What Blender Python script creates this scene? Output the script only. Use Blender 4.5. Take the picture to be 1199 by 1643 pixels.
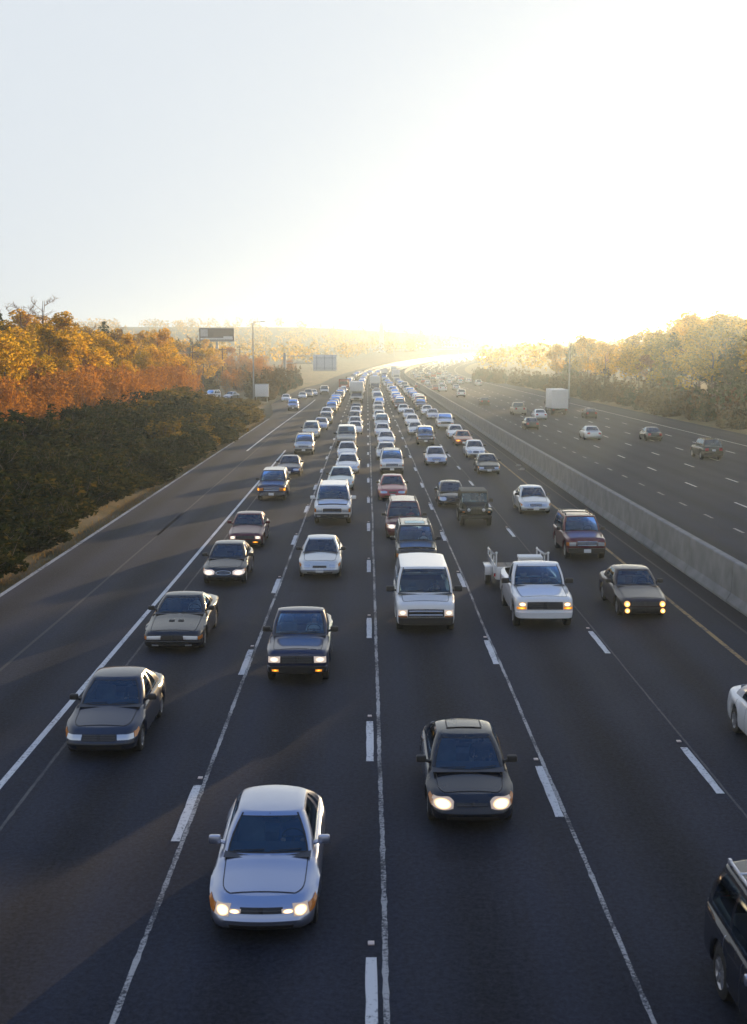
import bpy, bmesh, math, random
import numpy as np
from mathutils import Vector, Matrix, noise

for _o in list(bpy.data.objects):
    bpy.data.objects.remove(_o)
sc = bpy.context.scene
col = sc.collection
R = math.radians

# ------------------------------------------------------------------ camera, sky, sun, exposure
CAM_H = 8.9
cd = bpy.data.cameras.new('camera')
cam = bpy.data.objects.new('camera', cd)
col.objects.link(cam)
cam.location = (0, 0, CAM_H)
cam.rotation_euler = (R(90 - 7.11), 0, R(-0.27))
cd.sensor_fit = 'VERTICAL'
cd.sensor_height = 36.0
cd.lens = 44.52
cd.clip_end = 6000
cd.clip_start = 0.5
cd.dof.use_dof = True
cd.dof.focus_distance = 62.0
cd.dof.aperture_fstop = 2.4
sc.camera = cam

SUN_AZ, SUN_EL = 21.0, 5.0
world = bpy.data.worlds.new('World')
sc.world = world
world.use_nodes = True
wn, wl = world.node_tree.nodes, world.node_tree.links
bg = wn['Background']
sky = wn.new('ShaderNodeTexSky')
sky.sky_type = 'NISHITA'
sky.sun_disc = False
sky.sun_elevation = R(SUN_EL)
sky.sun_rotation = R(SUN_AZ)
sky.air_density = 1.3
sky.dust_density = 1.6
sky.ozone_density = 2.5
veil = wn.new('ShaderNodeMix')          # thin, even high cloud over the whole dome
veil.data_type = 'RGBA'
veil.inputs['Factor'].default_value = 0.965
vtc = wn.new('ShaderNodeTexCoord')      # the veil thins towards the zenith, where the blue of the sky comes through
vsep = wn.new('ShaderNodeSeparateXYZ')
wl.new(vtc.outputs['Generated'], vsep.inputs[0])
vmr = wn.new('ShaderNodeMapRange')
vmr.interpolation_type = 'SMOOTHSTEP'
vmr.inputs['From Min'].default_value = 0.40
vmr.inputs['From Max'].default_value = 0.95
wl.new(vsep.outputs['Z'], vmr.inputs['Value'])
vcol = wn.new('ShaderNodeMix')
vcol.data_type = 'RGBA'
vcol.inputs['A'].default_value = (6.6, 7.1, 7.7, 1)
vcol.inputs['B'].default_value = (1.3, 2.5, 5.6, 1)
wl.new(vmr.outputs['Result'], vcol.inputs['Factor'])
wl.new(vcol.outputs['Result'], veil.inputs['B'])
wl.new(sky.outputs[0], veil.inputs['A'])
wl.new(veil.outputs['Result'], bg.inputs[0])
bg.inputs[1].default_value = 0.085

sd = bpy.data.lights.new('sun', 'SUN')
sd.energy = 5.0
sd.angle = R(0.6)
sd.color = (1.0, 0.71, 0.38)
sun = bpy.data.objects.new('sun', sd)
col.objects.link(sun)
sdir = Vector((math.sin(R(SUN_AZ)) * math.cos(R(SUN_EL)), math.cos(R(SUN_AZ)) * math.cos(R(SUN_EL)), math.sin(R(SUN_EL))))
sun.rotation_euler = sdir.to_track_quat('Z', 'Y').to_euler()
sun.location = sdir * 200

vs = sc.view_settings
vs.view_transform = 'Standard'
vs.look = 'None'
vs.gamma = 1.0
vs.use_curve_mapping = False
vs.exposure = 0.42
HAZE_DENSITY = 0.00041
HAZE_G = 0.78
cy = sc.cycles
cy.use_denoising = True
cy.max_bounces = 6
cy.diffuse_bounces = 2
cy.glossy_bounces = 2
cy.transmission_bounces = 4
cy.transparent_max_bounces = 10
cy.volume_bounces = 1
cy.caustics_reflective = False
cy.caustics_refractive = False
cy.sample_clamp_indirect = 4.0

# ------------------------------------------------------------------ helpers
def link(o, parent=None):
    col.objects.link(o)
    if parent is not None:
        o.parent = parent
    return o

def tag(o, label=None, cat=None, group=None, kind=None):
    if label: o['label'] = label
    if cat: o['category'] = cat
    if group: o['group'] = group
    if kind: o['kind'] = kind
    return o

def empty(name, loc=(0, 0, 0), rz=0.0):
    o = bpy.data.objects.new(name, None)
    o.empty_display_size = 0.3
    o.location = loc
    o.rotation_euler = (0, 0, rz)
    col.objects.link(o)
    return o

class MB:
    """collects faces; each face has a material slot index"""
    def __init__(s):
        s.v = []; s.f = []; s.m = []
    def add(s, verts, faces, mi=0):
        b = len(s.v)
        s.v.extend([tuple(p) for p in verts])
        for f in faces:
            s.f.append(tuple(b + i for i in f)); s.m.append(mi)
    def join(s, o, mi=0):
        s.add(o.v, o.f, mi)
    def box(s, x0, x1, y0, y1, z0, z1, mi=0, bev=0.0, M=None):
        if bev <= 0:
            vs_ = [(x, y, z) for z in (z0, z1) for y in (y0, y1) for x in (x0, x1)]
            fs_ = [(0, 2, 3, 1), (4, 5, 7, 6), (0, 1, 5, 4), (2, 6, 7, 3), (0, 4, 6, 2), (1, 3, 7, 5)]
        else:
            bm = bmesh.new()
            bmesh.ops.create_cube(bm, size=1.0)
            for v in bm.verts:
                v.co = Vector(((x0 + x1) / 2 + v.co.x * (x1 - x0), (y0 + y1) / 2 + v.co.y * (y1 - y0), (z0 + z1) / 2 + v.co.z * (z1 - z0)))
            bmesh.ops.bevel(bm, geom=bm.edges[:], offset=bev, segments=2, profile=0.5, affect='EDGES')
            bm.verts.index_update()
            vs_ = [v.co.copy() for v in bm.verts]
            fs_ = [[v.index for v in f.verts] for f in bm.faces]
            bm.free()
        if M is not None:
            vs_ = [M @ Vector(p) for p in vs_]
        s.add(vs_, fs_, mi)
    def tube(s, pts, rad, n=6, mi=0, cap=True):
        pts = [Vector(p) for p in pts]
        if not isinstance(rad, (list, tuple)): rad = [rad] * len(pts)
        vs_, fs_ = [], []
        for k, p in enumerate(pts):
            d = (pts[min(k + 1, len(pts) - 1)] - pts[max(k - 1, 0)])
            if d.length < 1e-9: d = Vector((0, 0, 1))
            d.normalize()
            a = Vector((0, 0, 1)) if abs(d.z) < 0.9 else Vector((1, 0, 0))
            u = d.cross(a).normalized(); w = d.cross(u)
            for j in range(n):
                t = 2 * math.pi * j / n
                vs_.append(p + (u * math.cos(t) + w * math.sin(t)) * rad[k])
        for k in range(len(pts) - 1):
            for j in range(n):
                fs_.append((k * n + j, k * n + (j + 1) % n, (k + 1) * n + (j + 1) % n, (k + 1) * n + j))
        if cap:
            fs_.append(tuple(range(n))[::-1]); fs_.append(tuple((len(pts) - 1) * n + j for j in range(n)))
        s.add(vs_, fs_, mi)
    def lathe(s, prof, n=20, axis='x', c=(0, 0, 0), mi=0):
        """prof: (offset along the axis, radius)"""
        vs_, fs_ = [], []
        for (a, r) in prof:
            for j in range(n):
                t = 2 * math.pi * j / n
                if axis == 'x': vs_.append((c[0] + a, c[1] + r * math.cos(t), c[2] + r * math.sin(t)))
                elif axis == 'y': vs_.append((c[0] + r * math.cos(t), c[1] + a, c[2] + r * math.sin(t)))
                else: vs_.append((c[0] + r * math.cos(t), c[1] + r * math.sin(t), c[2] + a))
        for k in range(len(prof) - 1):
            for j in range(n):
                fs_.append((k * n + j, k * n + (j + 1) % n, (k + 1) * n + (j + 1) % n, (k + 1) * n + j))
        s.add(vs_, fs_, mi)
    def mesh(s, name, mats=None, smooth=True, angle=38):
        me = bpy.data.meshes.new(name)
        me.from_pydata(s.v, [], s.f)
        if mats:
            for m in mats: me.materials.append(m)
            if len(mats) > 1: me.polygons.foreach_set('material_index', s.m)
        if smooth:
            me.polygons.foreach_set('use_smooth', [True] * len(me.polygons))
            try: me.set_sharp_from_angle(angle=R(angle))
            except Exception: pass
        me.update()
        return me
    def build(s, name, mat, parent=None, smooth=True, angle=38):
        return link(bpy.data.objects.new(name, s.mesh(name, mat if isinstance(mat, list) else [mat], smooth, angle)), parent)

# ------------------------------------------------------------------ materials
MAT = {}
def nodes(name):
    m = bpy.data.materials.new(name)
    m.use_nodes = True
    t = m.node_tree
    return m, t.nodes, t.links, t.nodes['Principled BSDF']

def simple(name, c, rough=0.5, metal=0.0, coat=0.0, spec=0.5, bump=0.0, bscale=60.0, vary=0.0, vscale=6.0):
    if name in MAT: return MAT[name]
    m, n, l, p = nodes(name)
    p.inputs['Base Color'].default_value = (*c, 1)
    p.inputs['Roughness'].default_value = rough
    p.inputs['Metallic'].default_value = metal
    p.inputs['Coat Weight'].default_value = coat
    p.inputs['Coat Roughness'].default_value = 0.06
    p.inputs['Specular IOR Level'].default_value = spec
    if vary > 0 or bump > 0:
        tc = n.new('ShaderNodeTexCoord')
        nz = n.new('ShaderNodeTexNoise'); nz.inputs['Scale'].default_value = vscale; nz.inputs['Detail'].default_value = 5
        l.new(tc.outputs['Object'], nz.inputs['Vector'])
        if vary > 0:
            mx = n.new('ShaderNodeMix'); mx.data_type = 'RGBA'
            mx.inputs['A'].default_value = (*[x * (1 - vary) for x in c], 1)
            mx.inputs['B'].default_value = (*[min(1, x * (1 + vary)) for x in c], 1)
            l.new(nz.outputs['Fac'], mx.inputs['Factor']); l.new(mx.outputs['Result'], p.inputs['Base Color'])
        if bump > 0:
            nb = n.new('ShaderNodeTexNoise'); nb.inputs['Scale'].default_value = bscale; nb.inputs['Detail'].default_value = 3
            l.new(tc.outputs['Object'], nb.inputs['Vector'])
            b = n.new('ShaderNodeBump'); b.inputs['Strength'].default_value = bump; b.inputs['Distance'].default_value = 0.02
            l.new(nb.outputs['Fac'], b.inputs['Height']); l.new(b.outputs['Normal'], p.inputs['Normal'])
    MAT[name] = m
    return m

def paint(name, c, metal=0.35, rough=0.32):
    """car paint with clear coat and a film of road dust"""
    if name in MAT: return MAT[name]
    m, n, l, p = nodes(name)
    tc = n.new('ShaderNodeTexCoord')
    nz = n.new('ShaderNodeTexNoise'); nz.inputs['Scale'].default_value = 3.0; nz.inputs['Detail'].default_value = 6; nz.inputs['Roughness'].default_value = 0.65
    l.new(tc.outputs['Object'], nz.inputs['Vector'])
    rp = n.new('ShaderNodeMapRange'); rp.inputs['From Min'].default_value = 0.35; rp.inputs['From Max'].default_value = 0.75
    rp.inputs['To Min'].default_value = 0.003; rp.inputs['To Max'].default_value = 0.05 if max(c) > .2 else 0.018
    l.new(nz.outputs['Fac'], rp.inputs['Value'])
    mx = n.new('ShaderNodeMix'); mx.data_type = 'RGBA'
    mx.inputs['A'].default_value = (*c, 1); mx.inputs['B'].default_value = (0.17, 0.155, 0.135, 1)
    l.new(rp.outputs['Result'], mx.inputs['Factor']); l.new(mx.outputs['Result'], p.inputs['Base Color'])
    r2 = n.new('ShaderNodeMapRange'); r2.inputs['To Min'].default_value = rough - 0.04; r2.inputs['To Max'].default_value = rough + 0.06
    l.new(nz.outputs['Fac'], r2.inputs['Value']); l.new(r2.outputs['Result'], p.inputs['Roughness'])
    p.inputs['Metallic'].default_value = metal
    p.inputs['Coat Weight'].default_value = 1.0 if max(c) > .2 else .85
    p.inputs['Specular IOR Level'].default_value = .5 if max(c) > .2 else .1
    p.inputs['Coat Roughness'].default_value = 0.05
    MAT[name] = m
    return m

def emit(name, c, strength, base=(0.8, 0.8, 0.8)):
    if name in MAT: return MAT[name]
    m, n, l, p = nodes(name)
    p.inputs['Base Color'].default_value = (*base, 1)
    p.inputs['Roughness'].default_value = 0.15
    p.inputs['Emission Color'].default_value = (*c, 1)
    p.inputs['Emission Strength'].default_value = strength
    MAT[name] = m
    return m

def glass(name, tint, gl=0.045):
    if name in MAT: return MAT[name]
    m, n, l, p = nodes(name)
    n.remove(p)
    out = n['Material Output']
    tr = n.new('ShaderNodeBsdfTransparent'); tr.inputs[0].default_value = (*tint, 1)
    gs = n.new('ShaderNodeBsdfGlossy'); gs.inputs['Roughness'].default_value = 0.04; gs.inputs[0].default_value = (0.62, 0.82, 1.0, 1)
    fr = n.new('ShaderNodeFresnel'); fr.inputs[0].default_value = 1.5
    ad = n.new('ShaderNodeMath'); ad.operation = 'ADD'; ad.inputs[1].default_value = gl; ad.use_clamp = True
    l.new(fr.outputs[0], ad.inputs[0])
    mx = n.new('ShaderNodeMixShader')
    l.new(ad.outputs[0], mx.inputs[0]); l.new(tr.outputs[0], mx.inputs[1]); l.new(gs.outputs[0], mx.inputs[2])
    l.new(mx.outputs[0], out.inputs['Surface'])
    MAT[name] = m
    return m

def stretch(y, a, b, names=('near', 'middle', 'far')):
    """names the third of a row a thing stands in"""
    return names[min(2, max(0, int(3 * (y - a) / (b - a))))]
def lamp(name, c, hot, edge, base):
    """lit lamp: reflector bowl brightest in the middle"""
    m = emit(name, c, 1.0, base)
    n, l = m.node_tree.nodes, m.node_tree.links
    p = n['Principled BSDF']
    tc = n.new('ShaderNodeTexCoord'); mp = n.new('ShaderNodeMapping'); mp.inputs['Location'].default_value = (-1, 0, -1); mp.inputs['Scale'].default_value = (2, 0, 2)
    l.new(tc.outputs['Generated'], mp.inputs['Vector'])
    g = n.new('ShaderNodeVectorMath'); g.operation = 'LENGTH'; l.new(mp.outputs['Vector'], g.inputs[0])
    r = n.new('ShaderNodeMapRange'); r.interpolation_type = 'SMOOTHSTEP'
    r.inputs['From Min'].default_value = 0.1; r.inputs['From Max'].default_value = 0.85; r.inputs['To Min'].default_value = hot; r.inputs['To Max'].default_value = edge
    l.new(g.outputs['Value'], r.inputs['Value']); l.new(r.outputs['Result'], p.inputs['Emission Strength'])
    return m
GLASS = glass('tinted_windscreen_glass', (0.50, 0.68, 0.75))
SGLASS = glass('side_window_glass', (0.34, 0.42, 0.45))
TRIM = simple('black_trim', (0.018, 0.018, 0.02), 0.55)
RUBBER = simple('tyre_rubber', (0.014, 0.014, 0.015), 0.8, bump=0.3)
RIM = simple('alloy_rim', (0.42, 0.42, 0.44), 0.35, 0.8)
STEELRIM = simple('steel_rim', (0.22, 0.22, 0.23), 0.5, 0.6)
CHROME = simple('chrome', (0.62, 0.63, 0.65), 0.14, 1.0)
UNDER = simple('underbody', (0.012, 0.012, 0.013), 0.9)
CABIN = simple('cabin_lining', (0.06, 0.064, 0.075), 0.85, vary=0.3)
SEATG = simple('grey_seat_cloth', (0.20, 0.21, 0.235), 0.9, vary=0.25)
SEATT = simple('tan_seat_cloth', (0.26, 0.21, 0.16), 0.9, vary=0.25)
LENS = simple('clear_lamp_lens', (0.55, 0.58, 0.62), 0.12, 0.45, coat=1.0)
AMBER = simple('amber_lens', (0.55, 0.17, 0.015), 0.2, coat=1.0)
REDL = simple('red_tail_lens', (0.35, 0.015, 0.012), 0.2, coat=1.0)
LIT = lamp('lit_headlamp', (1.0, 0.60, 0.26), 6.0, 0.12, (.7, .6, .5))
LITW = lamp('lit_headlamp_pale', (1.0, 0.72, 0.48), 2.2, 0.25, (.75, .72, .7))
LITA = lamp('lit_amber_lamp', (1.0, 0.36, 0.03), 2.6, 0.4, (0.6, 0.2, 0.02))
LITQ = lamp('lit_amber_headlamp', (1.0, 0.46, 0.10), 8.0, 0.8, (0.6, 0.4, 0.2))
BRAKE = emit('lit_brake_lamp', (1.0, 0.06, 0.02), 2.0, (0.4, 0.02, 0.01))
PLATE = simple('plate_white', (0.72, 0.73, 0.74), 0.5)
PLATET = simple('plate_print', (0.05, 0.09, 0.25), 0.5)

# ------------------------------------------------------------------ ground pixel (1199 wide photograph) -> road plane, metres
def road_x(d):
    return 1.75e-7 * (d - 300) ** 3 if d > 300 else 0.0
def road_z(d):
    return 2.24e-5 * (d - 500) ** 2 if d > 500 else 0.0
def gp(px, py):
    return ((px - 590) / (py - 568) * 8.97, 18360 / (py - 568) - 1.1)
# ------------------------------------------------------------------ setting: ground, roads, markings, barrier
def sstep(a, b, x):
    t = max(0.0, min(1.0, (x - a) / (b - a))) if b != a else 0.0
    return t * t * (3 - 2 * t)

def bank_start(y):
    """lateral offset of the foot of the left bank"""
    return 15.2 + 4.8 * sstep(165, 225, y) - 3.5 * sstep(330, 420, y)

def ground_z(x, y):
    rx, rz = road_x(y), road_z(y)
    u = x - rx
    z = rz - 0.28
    b = bank_start(y)
    if u < -b:
        z += 2.2 * sstep(b, b + 13, -u) * (1 - .85 * sstep(196, 222, y) * (1 - sstep(300, 420, y))) + 0.22
        z += 16 * sstep(70, 420, -u) * sstep(560, 1350, y)
        z += 6 * sstep(45, 150, -u) * (1 - sstep(500, 800, y))
        z += 0.35 * noise.noise(Vector((x * 0.08, y * 0.08, 0)))
    elif u > 42:
        z += 2.6 * sstep(42, 60, u) + 7 * sstep(60, 200, u)
        z += 0.35 * noise.noise(Vector((x * 0.08, y * 0.08, 3)))
    return z

def ground_material():
    m, n, l, p = nodes('ground_grass_dirt')
    tc = n.new('ShaderNodeTexCoord')
    a = n.new('ShaderNodeTexNoise'); a.inputs['Scale'].default_value = 0.25; a.inputs['Detail'].default_value = 8; a.inputs['Roughness'].default_value = 0.7
    l.new(tc.outputs['Object'], a.inputs['Vector'])
    r = n.new('ShaderNodeValToRGB')
    r.color_ramp.elements[0].position = 0.3; r.color_ramp.elements[0].color = (0.05, 0.055, 0.018, 1)
    r.color_ramp.elements[1].position = 0.72; r.color_ramp.elements[1].color = (0.23, 0.15, 0.075, 1)
    e = r.color_ramp.elements.new(0.5); e.color = (0.13, 0.095, 0.04, 1)
    l.new(a.outputs['Fac'], r.inputs['Fac']); l.new(r.outputs['Color'], p.inputs['Base Color'])
    b = n.new('ShaderNodeTexNoise'); b.inputs['Scale'].default_value = 9; b.inputs['Detail'].default_value = 6
    l.new(tc.outputs['Object'], b.inputs['Vector'])
    bp = n.new('ShaderNodeBump'); bp.inputs['Strength'].default_value = 0.7; bp.inputs['Distance'].default_value = 0.08
    l.new(b.outputs['Fac'], bp.inputs['Height']); l.new(bp.outputs['Normal'], p.inputs['Normal'])
    p.inputs['Roughness'].default_value = 0.95
    return m

ys = sorted(set([-60, -30, -10] + [i * 8.0 for i in range(0, 60)] + [480 + i * 20.0 for i in range(0, 55)] + [1600, 1750, 1950, 2200, 2600, 3000]))
us = [-1600, -1200, -900, -700, -560, -460, -380, -310, -250, -200, -160, -130, -105, -85, -70, -58, -50, -44, -39, -35, -31, -28, -25.5, -23, -21, -19.2, -17.6, -16.2, -15.2, -14.6, -13.9, 0, 20, 41.5, 43, 45, 48, 52, 57, 63, 70, 80, 95, 120, 160, 220, 320, 450, 650, 900, 1300, 1800]
gm = MB()
gv = []
for y in ys:
    for u in us:
        x = u + road_x(min(y, 1500))
        yy = min(y, 1500)
        gv.append((x, y, ground_z(x if y <= 1500 else u + road_x(1500), yy)))
gf = []
nu = len(us)
for j in range(len(ys) - 1):
    for i in range(nu - 1):
        gf.append((j * nu + i, j * nu + i + 1, (j + 1) * nu + i + 1, (j + 1) * nu + i))
gm.add(gv, gf)
tag(gm.build('ground', ground_material(), None, True, 180), kind='structure')

def asphalt_material(name, base, streak):
    m, n, l, p = nodes(name)
    tc = n.new('ShaderNodeTexCoord')
    sep = n.new('ShaderNodeSeparateXYZ'); l.new(tc.outputs['Object'], sep.inputs[0])
    # fine aggregate
    a = n.new('ShaderNodeTexNoise'); a.inputs['Scale'].default_value = 10; a.inputs['Detail'].default_value = 8; a.inputs['Roughness'].default_value = 0.95
    l.new(tc.outputs['Object'], a.inputs['Vector'])
    # streaks along the travel direction
    mp = n.new('ShaderNodeMapping'); mp.inputs['Scale'].default_value = (1.1, 0.018, 1)
    l.new(tc.outputs['Object'], mp.inputs['Vector'])
    b = n.new('ShaderNodeTexNoise'); b.inputs['Scale'].default_value = 2.2; b.inputs['Detail'].default_value = 5; b.inputs['Roughness'].default_value = 0.6
    l.new(mp.outputs['Vector'], b.inputs['Vector'])
    # big blotches
    c = n.new('ShaderNodeTexNoise'); c.inputs['Scale'].default_value = 0.14; c.inputs['Detail'].default_value = 6; c.inputs['Roughness'].default_value = 0.65
    l.new(tc.outputs['Object'], c.inputs['Vector'])
    # wheel tracks: two polished bands per 3.62 m lane
    w = n.new('ShaderNodeMath'); w.operation = 'MULTIPLY'; w.inputs[1].default_value = 2 * math.pi / 1.81
    l.new(sep.outputs['X'], w.inputs[0])
    cs = n.new('ShaderNodeMath'); cs.operation = 'COSINE'; l.new(w.outputs[0], cs.inputs[0])
    def mul(s, k):
        q = n.new('ShaderNodeMath'); q.operation = 'MULTIPLY'; q.inputs[1].default_value = k; l.new(s, q.inputs[0]); return q.outputs[0]
    def add(s, t):
        q = n.new('ShaderNodeMath'); q.operation = 'ADD'; l.new(s, q.inputs[0])
        if isinstance(t, float): q.inputs[1].default_value = t
        else: l.new(t, q.inputs[1])
        return q.outputs[0]
    tot = add(mul(a.outputs['Fac'], 5.5), mul(b.outputs['Fac'], streak))
    tot = add(tot, mul(c.outputs['Fac'], 0.9))
    w2 = n.new('ShaderNodeMath'); w2.operation = 'MULTIPLY'; w2.inputs[1].default_value = 2 * math.pi / 3.62
    l.new(sep.outputs['X'], w2.inputs[0])
    c2 = n.new('ShaderNodeMath'); c2.operation = 'COSINE'; l.new(w2.outputs[0], c2.inputs[0])
    tot = add(tot, mul(cs.outputs[0], -0.17)); tot = add(tot, mul(c2.outputs[0], 0.17))
    tot = add(tot, -(5.5 + streak + 0.9) / 2 + 1.0)
    hs = n.new('ShaderNodeMix'); hs.data_type = 'RGBA'; hs.blend_type = 'MULTIPLY'; hs.inputs['Factor'].default_value = 1.0
    cb = n.new('ShaderNodeCombineColor')
    for k in range(3): l.new(tot, cb.inputs[k])
    hs.inputs['A'].default_value = (*base, 1)
    l.new(cb.outputs[0], hs.inputs['B']); l.new(hs.outputs['Result'], p.inputs['Base Color'])
    rr = n.new('ShaderNodeMapRange'); rr.inputs['To Min'].default_value = 0.62; rr.inputs['To Max'].default_value = 0.9
    l.new(b.outputs['Fac'], rr.inputs['Value']); l.new(rr.outputs['Result'], p.inputs['Roughness'])
    bp = n.new('ShaderNodeBump'); bp.inputs['Strength'].default_value = 0.6; bp.inputs['Distance'].default_value = 0.02
    l.new(a.outputs['Fac'], bp.inputs['Height']); l.new(bp.outputs['Normal'], p.inputs['Normal'])
    p.inputs['Specular IOR Level'].default_value = 0.12
    return m
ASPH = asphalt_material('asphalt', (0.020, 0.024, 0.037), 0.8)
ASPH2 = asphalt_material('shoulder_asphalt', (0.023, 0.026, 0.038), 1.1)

RY = [-40 + i * 10 for i in range(0, 35)] + [310 + i * 12 for i in range(0, 91)]
def strip(name, u0, u1, dz, mat, parent=None, y0=-40, y1=1400, nu=2, kind=None, u_of=None):
    """a ribbon that follows the road between lateral offsets u0 and u1"""
    m = MB(); vs_ = []; fs_ = []
    yy = [y0] + [y for y in RY if y0 < y < y1] + [y1]
    for y in yy:
        dx = 5.25e-7 * (y - 300) ** 2 if y > 300 else 0.0
        q = 1 / math.sqrt(1 + dx * dx)
        for k in range(nu):
            u = u0 + (u1 - u0) * k / (nu - 1)
            if u_of: u = u_of(y, k)
            vs_.append((road_x(y) + u * q, y - u * dx * q, road_z(y) + dz))
    for j in range(len(yy) - 1):
        for k in range(nu - 1):
            fs_.append((j * nu + k, j * nu + k + 1, (j + 1) * nu + k + 1, (j + 1) * nu + k))
    m.add(vs_, fs_)
    o = m.build(name, mat, parent, True, 180)
    if kind: tag(o, kind=kind)
    return o

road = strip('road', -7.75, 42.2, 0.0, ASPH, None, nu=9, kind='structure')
def shoulder_u(y, k):
    out = -13.75 - 3.6 * sstep(178, 235, y) + 3.2 * sstep(320, 400, y)
    return out if k == 0 else -7.75
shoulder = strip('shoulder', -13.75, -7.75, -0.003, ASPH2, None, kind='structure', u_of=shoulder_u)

def worn(name, c, amt, sc_, patchy=0.0, under=(0.020, 0.024, 0.037)):
    m, n, l, p = nodes(name)
    tc = n.new('ShaderNodeTexCoord')
    a = n.new('ShaderNodeTexNoise'); a.inputs['Scale'].default_value = sc_; a.inputs['Detail'].default_value = 8; a.inputs['Roughness'].default_value = 0.75
    geo = n.new('ShaderNodeNewGeometry')
    l.new(geo.outputs['Position'], a.inputs['Vector'])
    r = n.new('ShaderNodeMapRange'); r.inputs['From Min'].default_value = amt - 0.07; r.inputs['From Max'].default_value = amt + 0.07
    if patchy:
        q = n.new('ShaderNodeTexNoise'); q.inputs['Scale'].default_value = .55; q.inputs['Detail'].default_value = 3
        l.new(geo.outputs['Position'], q.inputs['Vector'])
        k = n.new('ShaderNodeMath'); k.operation = 'MULTIPLY_ADD'; k.inputs[1].default_value = patchy; k.inputs[2].default_value = -patchy / 2
        l.new(q.outputs['Fac'], k.inputs[0])
        ad = n.new('ShaderNodeMath'); ad.operation = 'ADD'; l.new(a.outputs['Fac'], ad.inputs[0]); l.new(k.outputs[0], ad.inputs[1])
        l.new(ad.outputs[0], r.inputs['Value'])
    else:
        l.new(a.outputs['Fac'], r.inputs['Value'])
    mx = n.new('ShaderNodeMix'); mx.data_type = 'RGBA'
    mx.inputs['A'].default_value = (*under, 1); mx.inputs['B'].default_value = (*c, 1)
    l.new(r.outputs['Result'], mx.inputs['Factor']); l.new(mx.outputs['Result'], p.inputs['Base Color'])
    p.inputs['Roughness'].default_value = 0.7
    return m
WHITE = worn('white_road_paint', (0.58, 0.58, 0.58), 0.40, 11, .35)
WHITED = worn('faded_white_road_paint', (0.34, 0.34, 0.34), 0.45, 8, .4)
SEAM = worn('worn_joint_line', (0.36, 0.355, 0.35), 0.49, 15, .7)
SEAM2 = worn('faint_joint_line', (0.06, 0.062, 0.068), 0.52, 9, .6)
YEL = worn('yellow_road_paint', (0.28, 0.175, 0.055), 0.46, 6, .5)
TAR = worn('dark_tar_line', (0.018, 0.018, 0.019), 0.45, 3)

# solid lines
strip('edge_line', -7.72, -7.57, 0.004, WHITE, road, -40, 118)
strip('edge_line', -11.25, -11.08, 0.004, WHITE, shoulder, 117, 250, u_of=lambda y, k: -11.25 + 0.17 * k + 0.9 * sstep(117, 250, y))
strip('edge_line', -7.70, -7.55, 0.004, WHITE, road, 255, 900)
strip('edge_line', 10.92, 11.07, 0.004, YEL, road, -40, 1000)
strip('edge_line', 15.15, 15.30, 0.004, YEL, road, -40, 1000)
strip('edge_line', 36.9, 37.05, 0.004, WHITE, road, -40, 1000)
strip('kerb_line', -13.74, -13.55, 0.005, WHITED, shoulder, -40, 176)
# ghost joints beside the dashes
def wob(u, w, s):
    return lambda y, k: u + w * (k - 0.5) + 0.03 * noise.noise(Vector((s, y * 0.11, 0))) + 0.008 * noise.noise(Vector((s + 9, y * 0.9, 0)))
def joint(u, w, s, mat, y1=170):
    m = MB(); vs_, fs_ = [], []
    ny_ = int((y1 + 40) / 0.2); f = wob(u, w, s)
    for j in range(ny_ + 1):
        y = -40 + j * 0.2
        wv = 1 + 0.6 * noise.noise(Vector((s * 3, y * 3.3, 5)))
        for k in (0, 1):
            vs_.append((f(y, 0.5 + (k - 0.5) * wv), y, 0.0035))
    for j in range(ny_): fs_.append((2 * j, 2 * j + 1, 2 * j + 3, 2 * j + 2))
    m.add(vs_, fs_)
    return m.build('pavement_joint', mat, road, True, 180)
joint(0.26, 0.085, 1.0, SEAM)
joint(-3.42, 0.085, 2.0, SEAM)
joint(3.84, 0.075, 3.0, SEAM)
joint(7.35, 0.05, 4.0, SEAM2)
joint(-6.95, 0.07, 5.0, SEAM2, 110)
def tarline(u, s, parent, dz=0.002):
    m = MB(); vs_, fs_ = [], []
    for j in range(160):
        y = -20 + j * 1.6
        x = u + 0.06 * noise.noise(Vector((s, y * 0.07, 1)))
        vs_ += [(x - 0.05, y, dz), (x + 0.05, y, dz)]
    for j in range(159): fs_.append((2 * j, 2 * j + 1, 2 * j + 3, 2 * j + 2))
    m.add(vs_, fs_)
    m.build('tar_line', TAR, parent, True, 180)
tarline(-10.4, 1, shoulder); tarline(12.2, 2, road)

# repair patches, a shade off the old surface
PATCH = asphalt_material('patch_asphalt', (0.0165, 0.0195, 0.030), 0.5)
PATCH2 = asphalt_material('pale_patch_asphalt', (0.0235, 0.0275, 0.040), 0.5)
pr = random.Random(3)
for k, (x, y, w, ln) in enumerate(((-5.9, 33, 2.6, 5.5), (2.2, 52, 2.4, 7), (-1.9, 47, 2.2, 4.6), (-10.2, 62, 3, 9), (1.8, 21.5, 1.1, 2.2), (24.0, 92, 2.8, 9), (6.0, 66, 2.2, 8), (-5.4, 78, 2.6, 9))):
    m = MB(); n_ = 10
    ring_ = [(x - w / 2, y), (x + w / 2, y), (x + w / 2, y + ln), (x - w / 2, y + ln)]
    vs_ = []
    for (xa, ya), (xb, yb) in zip(ring_, ring_[1:] + ring_[:1]):
        for q in range(n_): vs_.append((xa + (xb - xa) * q / n_ + pr.uniform(-.03, .03), ya + (yb - ya) * q / n_ + pr.uniform(-.03, .03), 0.002))
    m.add(vs_, [tuple(range(len(vs_)))])
    m.build('road_patch', PATCH if k % 3 else PATCH2, shoulder if x < -8 else road, False)
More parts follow.
